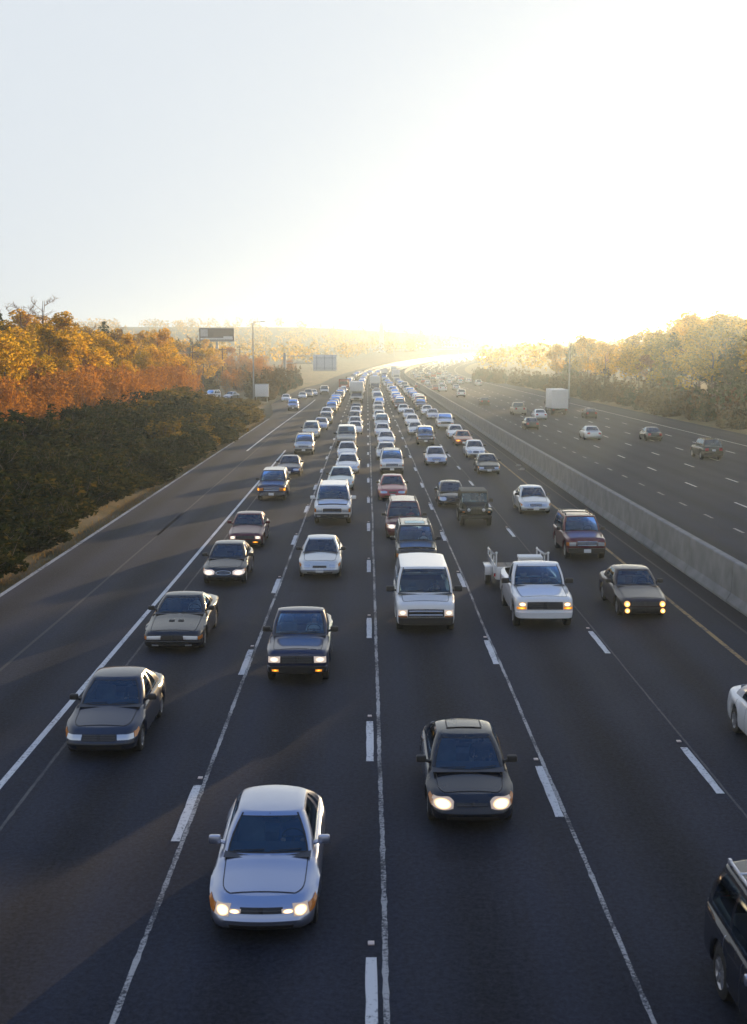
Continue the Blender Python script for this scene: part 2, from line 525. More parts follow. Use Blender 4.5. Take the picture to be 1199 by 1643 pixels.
# dashes, each a piece of the road
def dash_mesh(w, ln):
    m = MB(); rnd = random.Random(int(w * 1000 + ln * 10))
    n_ = 7; vs_, fs_ = [], []
    for j in range(n_ + 1):
        y = ln * j / n_
        vs_ += [(-w / 2 + rnd.uniform(-.008, .008), y, 0), (w / 2 + rnd.uniform(-.008, .008), y, 0)]
    for j in range(n_): fs_.append((2 * j, 2 * j + 1, 2 * j + 3, 2 * j + 2))
    m.add(vs_, fs_)
    return m.mesh('lane_dash', [WHITE], True, 180)
DM, DMF = dash_mesh(0.16, 3.05), dash_mesh(0.16, 1.7)
DMF.materials[0] = WHITED
def put_dash(me, u, y, dz=0.006):
    dx = 5.25e-7 * (y - 300) ** 2 if y > 300 else 0.0
    o = link(bpy.data.objects.new('lane_dash', me), road)
    o.location = (road_x(y) + u, y, road_z(y) + dz)
    o.rotation_euler = (math.atan(4.48e-5 * (y - 500)) if y > 500 else 0, 0, -math.atan(dx))
mk = MB(); mk.box(-.05, .05, -.06, .06, 0, .022, bev=.008)
MKR = mk.mesh('reflector_marker', [simple('reflector_red_white', (0.55, 0.45, 0.42), 0.35)])
for u, y0, n_ in ((0.05, 14.8, 38), (-3.54, 10.2, 38), (3.72, 11.4, 38), (7.2, 12.7, 38)):
    for k in range(n_):
        put_dash(DM, u, y0 + 12.19 * k)
        if k < 7:
            o = link(bpy.data.objects.new('reflector_marker', MKR), road)
            o.location = (u, y0 + 12.19 * k + 3.5, 0.001)
for u, y0 in ((22.2, 60.9), (25.9, 64.0), (29.5, 58.0), (33.2, 66.0)):
    for k in range(24 if u < 30 else 18): put_dash(DM, u, y0 + 12.0 * k)
for k in range(40): put_dash(DMF, 18.85, 57.0 + 5.75 * k)

# median barrier: precast lengths butted end to end
CONC = simple('barrier_concrete', (0.20, 0.195, 0.19), 0.85, vary=0.5, vscale=1.3, bump=0.35, bscale=8)
def barrier_mesh(ln, taper):
    prof = [(-0.36, 0.0), (-0.36, 0.09), (-0.20, 0.36), (-0.15, 1.46), (-0.12, 1.5), (0.12, 1.5), (0.15, 1.46), (0.20, 0.36), (0.36, 0.09), (0.36, 0.0)]
    m = MB(); a = [(x, 0.02, z) for x, z in prof]; b = [(x, ln - 0.02, z) for x, z in prof]
    n_ = len(prof)
    fs_ = [(i, i + 1, n_ + i + 1, n_ + i) for i in range(n_ - 1)] + [tuple(range(n_))[::-1], tuple(range(n_, 2 * n_))]
    m.add(a + b, fs_)
    return m.mesh('barrier_length', [CONC], False)
bar = empty('median_barrier', (13.3, 0, 0))
tag(bar, 'long grey concrete barrier down the median between the two carriageways', 'barrier')
BL = barrier_mesh(6.1, 0)
y = -10.0
while y < 760:
    dx = 5.25e-7 * (y - 300) ** 2 if y > 300 else 0.0
    o = link(bpy.data.objects.new('barrier_length', BL), bar)
    o.location = (road_x(y), y, road_z(y)); o.rotation_euler = (0, 0, -math.atan(dx))
    y += 6.1 * math.cos(math.atan(dx))

# the bridge the picture is taken from
br = empty('overpass_bridge', (0, -6.2, 0))
tag(br, 'concrete road bridge crossing over the motorway where the camera stands', 'bridge')
def bpart(nm, *a, **k):
    m = MB(); m.box(*a, **k); return m.build(nm, CONC, br)
bpart('deck', -75, 75, -6, 5.4, 6.55, 7.25)
for x in range(-30, 61, 5): bpart('girder', x - .25, x + .25, -5.6, 5.0, 5.4, 6.55) if False else None
for y_ in (-4.6, -1.6, 1.4, 4.4): bpart('girder', -75, 75, y_ - .25, y_ + .25, 5.5, 6.55)
for y_ in (-5.9, 5.25): bpart('parapet', -75, 75, y_, y_ + .18, 7.25, 8.2)
for x in (-20, 13.3, 46): bpart('pier', x - .5, x + .5, -5, 4.6, -.3, 5.5)
# ------------------------------------------------------------------ vehicles
def curve(ctrl, y):
    """monotone-ish cubic through control points"""
    if y <= ctrl[0][0]: return ctrl[0][1]
    if y >= ctrl[-1][0]: return ctrl[-1][1]
    n_ = len(ctrl)
    for i in range(n_ - 1):
        x0, y0 = ctrl[i]; x1, y1 = ctrl[i + 1]
        if x0 <= y <= x1:
            h = x1 - x0
            d = (y1 - y0) / h
            def slope(j):
                if j == 0 or j == n_ - 1: return (ctrl[1][1] - ctrl[0][1]) / (ctrl[1][0] - ctrl[0][0]) if j == 0 else (ctrl[-1][1] - ctrl[-2][1]) / (ctrl[-1][0] - ctrl[-2][0])
                a = (ctrl[j][1] - ctrl[j - 1][1]) / (ctrl[j][0] - ctrl[j - 1][0])
                b = (ctrl[j + 1][1] - ctrl[j][1]) / (ctrl[j + 1][0] - ctrl[j][0])
                return 0.0 if a * b <= 0 else 2 * a * b / (a + b)
            m0, m1 = slope(i), slope(i + 1)
            t = (y - x0) / h
            return (2 * t ** 3 - 3 * t ** 2 + 1) * y0 + (t ** 3 - 2 * t ** 2 + t) * h * m0 + (-2 * t ** 3 + 3 * t ** 2) * y1 + (t ** 3 - t ** 2) * h * m1

# (height share, side inset, front inset, rear inset) up the flank
PROF = {
    'round': [(0, .07, .16, .16), (.1, .025, .06, .06), (.3, .004, .01, .01), (.5, 0, 0, 0), (.6, .0, .03, .02), (.72, .012, .06, .03), (.9, .03, .13, .06), (1.0, .06, .20, .09)],
    'box': [(0, .06, .10, .10), (.08, .02, .03, .03), (.25, .004, .0, .0), (.46, 0, 0, 0), (.5, .0, .05, .03), (.75, .006, .06, .04), (.93, .02, .08, .05), (1.0, .045, .12, .08)],
    'truck': [(0, .06, .08, .06), (.06, .02, .0, .0), (.2, .004, .0, .0), (.36, 0, 0, 0), (.385, .0, .09, .02), (.7, .004, .09, .02), (.94, .015, .11, .03), (1.0, .04, .15, .06)],
}
SPEC = dict(
    sedan=dict(L=4.5, W=1.73, prof='round', zb=.2, deck=[(0, .64), (.35, .72), (1.0, .85), (1.4, .93), (2.4, .96), (3.6, .98), (4.0, .98), (4.5, .93)], cab=(1.25, 2.02, 3.15, 3.85, 1.42), wb=.76, wr=.57, ax=(.85, 3.5), r=.31, doors=4),
    coupe=dict(L=4.45, W=1.74, prof='round', zb=.19, deck=[(0, .60), (.35, .69), (1.0, .82), (1.35, .90), (2.4, .94), (3.6, .97), (4.0, .97), (4.45, .92)], cab=(1.32, 2.0, 3.35, 4.12, 1.40), wb=.75, wr=.55, ax=(.85, 3.45), r=.31, doors=2),
    hatch=dict(L=4.35, W=1.70, prof='round', zb=.19, deck=[(0, .60), (.3, .68), (.9, .80), (1.25, .89), (2.4, .93), (3.5, .97), (4.35, .93)], cab=(1.05, 1.9, 3.05, 3.95, 1.37), wb=.75, wr=.56, ax=(.8, 3.42), r=.30, doors=2),
    saloon=dict(L=4.6, W=1.74, prof='box', zb=.2, deck=[(0, .68), (.3, .73), (1.1, .86), (1.5, .94), (2.4, .97), (3.7, 1.0), (4.6, .97)], cab=(1.42, 2.1, 3.2, 3.8, 1.42), wb=.76, wr=.59, ax=(.85, 3.5), r=.31, doors=4),
    bigcoupe=dict(L=5.0, W=1.84, prof='box', zb=.19, deck=[(0, .62), (.4, .70), (1.3, .83), (1.75, .91), (2.6, .94), (3.9, .97), (5.0, .92)], cab=(1.65, 2.45, 3.3, 4.05, 1.34), wb=.80, wr=.60, ax=(.95, 3.75), r=.32, doors=2),
    suv=dict(L=4.75, W=1.80, prof='truck', zb=.32, deck=[(0, .96), (.3, 1.0), (1.1, 1.07), (1.45, 1.13), (2.4, 1.13), (4.75, 1.12)], cab=(1.38, 1.95, 4.35, 4.66, 1.74), wb=.83, wr=.68, ax=(.85, 3.65), r=.37, doors=4),
    bigsuv=dict(L=5.2, W=1.99, prof='truck', zb=.36, deck=[(0, 1.02), (.3, 1.07), (1.2, 1.15), (1.55, 1.21), (2.6, 1.22), (5.2, 1.2)], cab=(1.45, 2.1, 4.8, 5.1, 1.92), wb=.92, wr=.76, ax=(.95, 4.0), r=.40, doors=4),
    minivan=dict(L=4.9, W=1.86, prof='round', zb=.22, deck=[(0, .78), (.3, .86), (.8, .97), (1.1, 1.05), (2.4, 1.06), (4.9, 1.06)], cab=(.98, 1.95, 4.45, 4.82, 1.70), wb=.86, wr=.68, ax=(.85, 3.75), r=.33, doors=4),
    van=dict(L=4.8, W=1.96, prof='truck', zb=.28, deck=[(0, .98), (.25, 1.03), (.75, 1.12), (1.0, 1.18), (2.4, 1.19), (4.8, 1.18)], cab=(.88, 1.55, 4.55, 4.74, 1.93), wb=.93, wr=.78, ax=(.8, 3.65), r=.35, doors=4),
    pickup=dict(L=4.75, W=1.76, prof='truck', zb=.33, deck=[(0, .92), (.3, .97), (1.2, 1.05), (1.55, 1.11), (2.6, 1.11), (4.75, 1.10)], cab=(1.45, 2.05, 2.72, 2.92, 1.68), wb=.80, wr=.66, ax=(.85, 3.7), r=.36, doors=2, bed=(3.05, 4.66)),
    bigpickup=dict(L=5.4, W=1.98, prof='truck', zb=.38, deck=[(0, 1.05), (.3, 1.10), (1.35, 1.17), (1.7, 1.23), (2.7, 1.24), (5.4, 1.24)], cab=(1.6, 2.2, 2.98, 3.15, 1.86), wb=.90, wr=.76, ax=(.95, 4.25), r=.40, doors=2, bed=(3.3, 5.3)),
)
NF, NC = 8, 6
class Shape:
    def __init__(s, sp):
        s.sp = sp
        L, W2 = sp['L'], sp['W'] / 2
        s.L, s.W2 = L, W2
        s.prof = PROF[sp['prof']]
        s.crown = sp.get('crown', .07)
        s.bow = sp.get('bow', .16 if sp['prof'] == 'round' else .09)
        s.rc = sp.get('rc', .30 if sp['prof'] == 'round' else .16)
        r = sp['r']; Ra = r * 1.2
        s.Ra = Ra
        st = set()
        s0, s1 = s.bow + s.rc + .22, L - s.bow - s.rc - .1
        n_ = 14
        for k in range(n_ + 1): st.add(round(s0 + (s1 - s0) * k / n_, 3))
        for ya in sp['ax']:
            for k in range(0, 9):
                yy = ya - Ra * math.cos(math.pi * k / 8)
                if s0 < yy < s1: st.add(round(yy, 3))
        c = sp['cab']
        d0 = c[0] + .12
        if sp['doors'] == 4:
            dm = (c[0] + c[1]) / 2 + .95; d1 = min(sp['ax'][1] - Ra * .55, c[3] - .1)
            s.doors = [(d0, dm), (dm, d1)]
        else:
            s.doors = [(d0, min(c[1] + 1.1, c[2] + .1 if 'bed' in sp else c[1] + 1.1))]
        for a, b in s.doors: st.add(round(a, 3)); st.add(round(b, 3))
        st.add(round(c[0], 3)); st.add(round(c[3], 3))
        if 'bed' in sp:
            for b in sp['bed']: st.add(round(min(b, s1), 3))
        st = sorted(x for x in st if s0 <= x <= s1)
        out = [st[0]]
        for x in st[1:]:
            if x - out[-1] > .012: out.append(x)
        s.S = out
        s.rings = []
        s.hs = []
        for (h, si, fi, ri) in s.prof:
            s.rings.append(s.ring(W2 - si, fi, L - ri, h)); s.hs.append(h)
        si, fi, ri = s.prof[-1][1:]
        s.rings.append(s.ring(W2 - si - .05, fi + .07, L - ri - .05, None)); s.hs.append(1.1)
        s.N = len(s.rings[0])
    def taper(s, y):
        L = s.L
        return 1 - .055 * sstep(1.3, 0, y) - .035 * sstep(L - 1.2, L, y)
    def zf(s, x, y):
        return curve(s.sp['deck'], y) - s.crown * (x / s.W2) ** 2
    def zbot(s, x, y):
        z = s.sp['zb']
        if x > s.W2 * .8:
            for ya in s.sp['ax']:
                d = abs(y - ya)
                if d < s.Ra - 1e-4: z = max(z, s.sp['r'] + math.sqrt(s.Ra ** 2 - d * d))
        return z
    def ring(s, w, y0, y1, h):
        P, rc, bow = [], s.rc, s.bow
        S0, S1 = s.S[0], s.S[-1]
        for k in range(NF + 1):
            x = max(.0005, (w - rc) * k / NF); P.append((x, y0 + bow * (x / w) ** 2))
        ya = P[-1][1]
        for k in range(1, NC + 1):
            a = math.pi / 2 * k / NC
            P.append((w - rc + rc * math.sin(a), S0 - (S0 - ya) * math.cos(a) ** .9 if k < NC else S0))
        for y in s.S[1:-1]: P.append((w, y))
        yb = y1 - bow * .6 * ((w - rc) / w) ** 2
        for k in range(0, NC + 1):
            a = math.pi / 2 * k / NC
            P.append((w - rc + rc * math.cos(a), S1 + (yb - S1) * math.sin(a)))
        for k in range(1, NF + 1):
            x = max(.0005, (w - rc) * (1 - k / NF)); P.append((x, y1 - bow * .6 * (x / w) ** 2))
        out = []
        for x, y in P:
            x *= s.taper(y)
            if h is None: z = s.zf(x, y)
            else:
                zb = s.zbot(x, y); z = zb + h * (s.zf(x, y) - .035 - zb)
            out.append(Vector((x, y, z)))
        return out
    def ev(s, i, h):
        hs = s.hs
        j = 0
        while j < len(hs) - 2 and h > hs[j + 1]: j += 1
        t = max(0, min(1, (h - hs[j]) / (hs[j + 1] - hs[j])))
        i = max(0, min(s.N - 1.001, i)); k = int(i); u = i - k
        a = s.rings[j][k].lerp(s.rings[j][k + 1], u); b = s.rings[j + 1][k].lerp(s.rings[j + 1][k + 1], u)
        return a.lerp(b, t)
    def ix(s, x, rear=False):
        """outline index at a half-width x on the nose (or tail)"""
        r = s.rings[4]
        if rear:
            k = s.N - 1
            while k > 1 and r[k - 1].x <= x and k > s.N - 1 - NF - NC: k -= 1
            if r[k - 1].x <= r[k].x: return float(k)
            return k - max(0, min(1, (x - r[k].x) / max(1e-6, r[k - 1].x - r[k].x)))
        k = 0
        while k < NF + NC and r[k + 1].x <= x: k += 1
        if k >= NF + NC: return float(NF + NC)
        return k + max(0, min(1, (x - r[k].x) / max(1e-6, r[k + 1].x - r[k].x)))
    def patch(s, i0, i1, h0, h1, side, off=.012, nx=7, nh=4, shape=None, rim=.03):
        g = []
        cen = Vector((0, s.L / 2, .6))
        for a in range(nx + 1):
            row = []
            t = a / nx
            lo, hi = h0, h1
            if shape: lo, hi = shape(t, h0, h1)
            for b in range(nh + 1):
                ii = i0 + (i1 - i0) * t; hh = lo + (hi - lo) * b / nh
                p = s.ev(ii, hh)
                e = .05
                nrm = (s.ev(ii + e, hh) - s.ev(ii - e, hh)).cross(s.ev(ii, hh + e) - s.ev(ii, hh - e))
                if nrm.length < 1e-9: nrm = Vector((0, -1, 0))
                nrm.normalize()
                if nrm.dot(p - cen) < 0: nrm = -nrm
                row.append((p + nrm * off, nrm))
            g.append(row)
        m = MB(); vs_ = [q[0] for r_ in g for q in r_]; fs_ = []
        w = nh + 1
        for a in range(nx):
            for b in range(nh): fs_.append((a * w + b, (a + 1) * w + b, (a + 1) * w + b + 1, a * w + b + 1))
        border = [a * w for a in range(nx + 1)] + [nx * w + b for b in range(1, nh + 1)] + [a * w + nh for a in range(nx - 1, -1, -1)] + [b for b in range(nh - 1, 0, -1)]
        flat = [q for r_ in g for q in r_]
        base = len(vs_)
        for q in border: vs_.append(flat[q][0] - flat[q][1] * rim)
        nb = len(border)
        for k in range(nb): fs_.append((border[k], base + k, base + (k + 1) % nb, border[(k + 1) % nb]))
        vs_ = [Vector((p.x * side, p.y, p.z)) for p in vs_]
        if side < 0: fs_ = [f[::-1] for f in fs_]
        m.add(vs_, fs_)
        return m

def ring_faces(rings, j0, j1, i0, i1, side):
    """quads of the shell between levels j0..j1 and outline indices i0..i1"""
    m = MB(); n_ = i1 - i0 + 1
    vs_ = [Vector((p.x * side, p.y, p.z)) for j in range(j0, j1 + 1) for p in rings[j][i0:i1 + 1]]
    fs_ = []
    for j in range(j1 - j0):
        for i in range(i1 - i0):
            f = (j * n_ + i, j * n_ + i + 1, (j + 1) * n_ + i + 1, (j + 1) * n_ + i)
            fs_.append(f if side > 0 else f[::-1])
    m.add(vs_, fs_)
    return m

def cap_faces(pts, zf, i0, i1, cols_):
    m = MB(); n_ = len(cols_)
    vs_ = []
    for p in pts[i0:i1 + 1]:
        for u in cols_:
            x = p.x * u
            vs_.append((x, p.y, zf(x, p.y)))
    fs_ = []
    for i in range(i1 - i0):
        for k in range(n_ - 1): fs_.append((i * n_ + k, i * n_ + k + 1, (i + 1) * n_ + k + 1, (i + 1) * n_ + k))
    m.add(vs_, fs_)
    return m

def merge(ms, name=None):
    """join and weld"""
    m = MB()
    for q in ms: m.join(q)
    bm = bmesh.new()
    bv = [bm.verts.new(p) for p in m.v]
    for f in m.f:
        try: bm.faces.new([bv[i] for i in f])
        except ValueError: pass
    bmesh.ops.remove_doubles(bm, verts=bm.verts, dist=.0015)
    bmesh.ops.recalc_face_normals(bm, faces=bm.faces)
    bm.verts.index_update()
    o = MB(); o.add([v.co.copy() for v in bm.verts], [[v.index for v in f.verts] for f in bm.faces])
    bm.free()
    return o

def sinset(path, w, up):
    """thin dark strip on the skin that shows a panel gap"""
    m = MB(); vs_ = []; fs_ = []
    for k, (p, n_) in enumerate(path):
        q = path[min(k + 1, len(path) - 1)][0] - path[max(k - 1, 0)][0]
        t = q.cross(n_)
        if t.length < 1e-9: t = Vector((0, 1, 0))
        t.normalize()
        vs_ += [p + n_ * up + t * w / 2, p + n_ * up - t * w / 2]
    for k in range(len(path) - 1): fs_.append((2 * k, 2 * k + 1, 2 * k + 3, 2 * k + 2))
    m.add(vs_, fs_)
    return m

def wheel_meshes(r, wd):
    t = MB()
    t.lathe([(-wd / 2, r * .62), (-wd / 2 - .004, r * .8), (-wd / 2 + .02, r * .97), (-wd / 4, r), (wd / 4, r), (wd / 2 - .02, r * .97), (wd / 2 + .004, r * .8), (wd / 2, r * .62)], 22)
    k = MB()
    k.lathe([(wd / 2 - .005, r * .64), (wd / 2 - .03, r * .58), (wd / 2 - .05, r * .5), (wd / 2 - .02, r * .2), (wd / 2 - .015, 0.001)], 22)
    for a in range(5):
        M = Matrix.Rotation(2 * math.pi * a / 5, 4, 'X')
        k.box(wd / 2 - .03, wd / 2 - .002, -.03, .03, r * .12, r * .58, M=M)
    return t.mesh('wheel', [RUBBER]), k.mesh('rim', [RIM], True, 30)
WHEELS = {}

TPL = {}
def template(name, spec, **op):
    """builds the shared meshes of one vehicle model: list of (part, mesh, material slot key, sub-parts)"""
    sp = dict(SPEC[spec]); sp.update(op.pop('mod', {}))
    S = Shape(sp); L, W2 = S.L, S.W2; N = S.N; J = len(S.rings) - 1
    c = sp['cab']; zr = c[4]
    P = []          # name, mesh, key, loc, children
    oy = L / 2
    def add(nm, mb, key, smooth_angle=38, kids=None, joined=False):
        mb2 = MB(); mb2.add([(p[0], p[1] - oy, p[2]) for p in mb.v], mb.f)
        me = mb2.mesh(nm, [TRIM], True, smooth_angle)
        P.append([nm, me, key, kids or []])
    # ---- shell
    iF = NF + NC                    # last index of the nose
    iR = N - 1 - NF - NC
    bj = 4                          # bumper levels 0..bj
    def si(y):                      # outline index of a side station
        return min(range(iF, iR + 1), key=lambda k: abs(S.rings[3][k].y - y))
    body = []
    drs = [(si(a), si(b)) for a, b in S.doors]
    for sd_ in (1, -1):
        cur = iF - 3
        body.append(ring_faces(S.rings, bj, J, 0, iF - 3, sd_))
        segs = []
        for a, b in drs:
            segs.append((cur, a, 0, J)); segs.append((a, b, 0, 1)); segs.append((a, b, J - 1, J)); cur = b
        segs.append((cur, iR + 3, 0, J)); segs.append((iR + 3, N - 1, bj, J))
        for a, b, j0, j1 in segs:
            if b > a: body.append(ring_faces(S.rings, j0, j1, a, b, sd_))
    top = S.rings[J]
    iw = max(k for k in range(N) if top[k].y <= c[0] + .02)
    ib = min([k for k in range(N) if top[k].y >= c[3] - .02] or [N - 1])
    full = [-1, -.86, -.55, -.2, .2, .55, .86, 1]
    hood_u = [-.86, -.7, -.5, -.25, 0, .25, .5, .7, .86]
    hs_ = NF + 2
    zf = S.zf
    body.append(cap_faces(top, zf, 0, hs_, full))
    for a, b in ((-1, -.86), (.86, 1)): body.append(cap_faces(top, zf, hs_, iw, [a, b]))
    body.append(cap_faces(top, zf, iw, ib, [-1, -.84])); body.append(cap_faces(top, zf, iw, ib, [.84, 1]))
    if 'bed' in sp:
        b0, b1 = si(sp['bed'][0]), max(k for k in range(N) if top[k].y <= sp['bed'][1])
        body.append(cap_faces(top, zf, ib, b0, full))
        body.append(cap_faces(top, zf, b0, b1, [-1, -.9])); body.append(cap_faces(top, zf, b0, b1, [.9, 1]))
        body.append(cap_faces(top, zf, b1, N - 1, full))
    else:
        body.append(cap_faces(top, zf, ib, min(ib + 1, N - 1), full))
        it = min(ib + 1, N - 1)
        for a, b in ((-1, -.86), (.86, 1)): body.append(cap_faces(top, zf, it, N - 1, [a, b]))
    add('body', merge(body), 'paint')
    add('front_bumper', merge([ring_faces(S.rings, 0, bj, 0, iF - 3, s_) for s_ in (1, -1)]), op.get('bumper', 'paint'))
    add('rear_bumper', merge([ring_faces(S.rings, 0, bj, iR + 3, N - 1, s_) for s_ in (1, -1)]), op.get('bumper', 'paint'))
    for a, b in drs:
        for s_ in (1, -1): add('door', merge([ring_faces(S.rings, 1, J - 1, a, b, s_)]), 'paint')
    hood = cap_faces(top, lambda x, y: zf(x, y) + .006 + op.get('bulge', 0) * max(0, 1 - (x / (.5 * W2)) ** 2) * sstep(.1, .6, y) * sstep(c[0] + .1, c[0] - .5, y), hs_, iw, hood_u)
    add('hood', hood, op.get('hood', 'paint'))
    if 'bed' not in sp and ib + 1 < N - 2:
        add('boot_lid', cap_faces(top, lambda x, y: zf(x, y) + .005, min(ib + 1, N - 1), N - 1, hood_u), 'paint')
    # ---- panel gaps
    gaps = MB()
    def nrm(i, j, s_):
        a = S.rings[j][min(i + 1, N - 1)] - S.rings[j][max(i - 1, 0)]; b = S.rings[min(j + 1, J)][i] - S.rings[max(j - 1, 0)][i]
        q = a.cross(b)
        if q.length < 1e-9: q = Vector((1, 0, 0))
        q.normalize()
        if q.x < 0: q = -q
        return Vector((q.x * s_, q.y, q.z))
    for a, b in drs:
        for i in (a, b):
            for s_ in (1, -1):
                gaps.join(sinset([(Vector((S.rings[j][i].x * s_, S.rings[j][i].y, S.rings[j][i].z)), nrm(i, j, s_)) for j in range(1, J)], .014, .003))
    for s_ in (.86, -.86):
        gaps.join(sinset([(Vector((top[i].x * s_, top[i].y, zf(top[i].x * s_, top[i].y))), Vector((0, 0, 1))) for i in range(hs_, iw + 1)], .016, .009))
    gaps.join(sinset([(Vector((top[hs_].x * u, top[hs_].y, zf(top[hs_].x * u, top[hs_].y))), Vector((0, 0, 1))) for u in hood_u], .016, .009))
    add('panel_gap', gaps, 'trim')
    # ---- cabin
    wb, wr = sp['wb'], sp['wr']
    nf, nc = 7, 4
    nsd = [0, .03, .16, .30, .46, .485, .53, .555, .70, .80, .84, .92, 1.0] if sp['doors'] == 4 else [0, .03, .2, .4, .6, .66, .72, .76, .8, .85, .88, .94, 1.0]
    if 'bed' in sp: nsd = [0, .03, .15, .3, .45, .6, .7, .78, .84, .88, .92, .96, 1.0]
    if spec in ('suv', 'bigsuv', 'minivan', 'van'):
        nsd = [0, .02, .14, .28, .30, .32, .44, .58, .60, .62, .78, .95, 1.0]
    ks = [0, .07, .25, .5, .75, .92, 1.0]
    rz = lambda x, y: zr - .035 - .05 * (abs(y - (c[1] + c[2]) / 2) / max(.4, (c[2] - c[1]) / 2)) ** 2.2 * (0 if spec in ('suv', 'bigsuv', 'van', 'minivan') else 1) + .035 * (1 - (x / wr) ** 2)
    cr = []
    for k in ks:
        w = wb + (wr - wb) * k + .035 * math.sin(math.pi * k)
        y0 = c[0] + (c[1] - c[0]) * k - .03 * math.sin(math.pi * k); y1 = c[3] + (c[2] - c[3]) * k + .05 * math.sin(math.pi * k)
        rc = .10; bow = .17 * (1 - .45 * k); bw2 = .12
        pts = []
        for q in range(nf + 1):
            x = max(.0005, (w - rc) * q / nf); pts.append((x, y0 + bow * (x / w) ** 2))
        ya = pts[-1][1]; yS0 = y0 + bow + .16; yS1 = y1 - bw2 - .14
        for q in range(1, nc + 1):
            a = math.pi / 2 * q / nc; pts.append((w - rc + rc * math.sin(a), yS0 - (yS0 - ya) * math.cos(a)))
        for f in nsd[1:]: pts.append((w, yS0 + (yS1 - yS0) * f))
        yb = y1 - bw2 * ((w - rc) / w) ** 2
        for q in range(1, nc + 1):
            a = math.pi / 2 * q / nc; pts.append((w - rc + rc * math.cos(a), yS1 + (yb - yS1) * math.sin(a)))
        for q in range(1, nf + 1):
            x = max(.0005, (w - rc) * (1 - q / nf)); pts.append((x, y1 - bw2 * (x / w) ** 2))
        cr.append(pts)
    n2 = len(cr[0])
    base = [S.zf(min(p[0], W2), p[1]) - .012 for p in cr[0]]
    topz = [rz(p[0], p[1]) for p in cr[-1]]
    crv = []
    for kk, k in enumerate(ks):
        kz = k
        crv.append([Vector((p[0], p[1], base[q] + (topz[q] - base[q]) * kz)) for q, p in enumerate(cr[kk])])
    frame = []
    def cell(j0, j1, i0, i1, s_): return ring_faces(crv, j0, j1, i0, i1, s_)
    g0, g1 = 1, len(ks) - 2
    i_side = nf + nc
    wins = [(i_side + 1, i_side + 4), (i_side + 7, i_side + 9)] if sp['doors'] == 4 else [(i_side + 1, i_side + 5), (i_side + 7, i_side + 10)]
    if 'bed' in sp: wins = [(i_side + 1, i_side + 8)]
    if spec in ('suv', 'bigsuv', 'minivan', 'van'): wins = [(i_side + 1, i_side + 3), (i_side + 5, i_side + 7), (i_side + 9, i_side + 11)]
    if op.get('panel_sides'): wins = wins[:1]
    ir = n2 - 1 - nf
    for s_ in (1, -1):
        frame.append(cell(0, g0, 0, n2 - 1, s_)); frame.append(cell(g1, len(ks) - 1, 0, n2 - 1, s_))
        cur = nf
        for a, b in wins:
            frame.append(cell(g0, g1, cur, a, s_)); cur = b
        frame.append(cell(g0, g1, cur, ir, s_))
    add('cabin_frame', merge(frame), op.get('frame', 'paint'))
    add('windscreen', merge([cell(g0, g1, 0, nf, s_) for s_ in (1, -1)]), 'glass', 60)
    add('rear_window', merge([cell(g0, g1, ir, n2 - 1, s_) for s_ in (1, -1)]), 'sglass', 60)
    for a, b in wins:
        for s_ in (1, -1): add('side_window', merge([cell(g0, g1, a, b, s_)]), 'sglass', 60)
    # windscreen black surround
    ed = MB()
    for s_ in (1, -1):
        ed.join(sinset([(Vector((crv[j][nf].x * s_, crv[j][nf].y, crv[j][nf].z)), Vector((.35 * s_, -.7, .6)).normalized()) for j in range(0, len(ks))], .03, .004))
    for j in (g0, g1):
        row = [Vector((-p.x, p.y, p.z)) for p in reversed(crv[j][:nf + 1])] + [p.copy() for p in crv[j][:nf + 1]]
        ed.join(sinset([(p, Vector((0, -.75, .66))) for p in row], (.028 if j == g0 else .018), .004))
    add('windscreen_seal', ed, 'trim')
    rt = crv[-1]
    edge = []
    rr = [Vector((max(.0004, p.x - .035), p.y + (.03 if q < nf + nc else (-.03 if q > ir - nc else 0)), 0)) for q, p in enumerate(rt)]
    rzz = lambda x, y: rz(x, y) + .012
    for p in rr: p.z = rzz(p.x, p.y)
    roofp = [ring_faces([rt, rr], 0, 1, 0, n2 - 1, s_) for s_ in (1, -1)] + [cap_faces(rr, rzz, 0, n2 - 1, [-1, -.8, -.5, -.2, .2, .5, .8, 1])]
    add('roof', merge(roofp), op.get('roof', 'paint'), 50)
    if op.get('sunroof'):
        m = MB()
        ya, yb_ = c[1] + .35, c[1] + (.9 if op['sunroof'] == 1 else 1.2); xs = wr * .62
        vs_ = [(x, y, rzz(x, y) + .012) for y in (ya, (ya + yb_) / 2, yb_) for x in (-xs, -xs / 2, 0, xs / 2, xs)]
        m.add(vs_, [(a * 5 + b, a * 5 + b + 1, a * 5 + 6 + b, a * 5 + 5 + b) for a in range(2) for b in range(4)])
        add('sunroof', m, 'sglass' if op['sunroof'] > 1 else 'paint')
        m = MB()
        ring = [(-xs, ya), (xs, ya), (xs, yb_), (-xs, yb_), (-xs, ya)]
        pts = []
        for (xa, y_a), (xb, y_b) in zip(ring, ring[1:]):
            for q in range(6): x = xa + (xb - xa) * q / 6; y = y_a + (y_b - y_a) * q / 6; pts.append((Vector((x, y, rzz(x, y))), Vector((0, 0, 1))))
        pts.append(pts[0])
        m.join(sinset(pts, .025, .016)); add('sunroof_seal', m, 'trim')
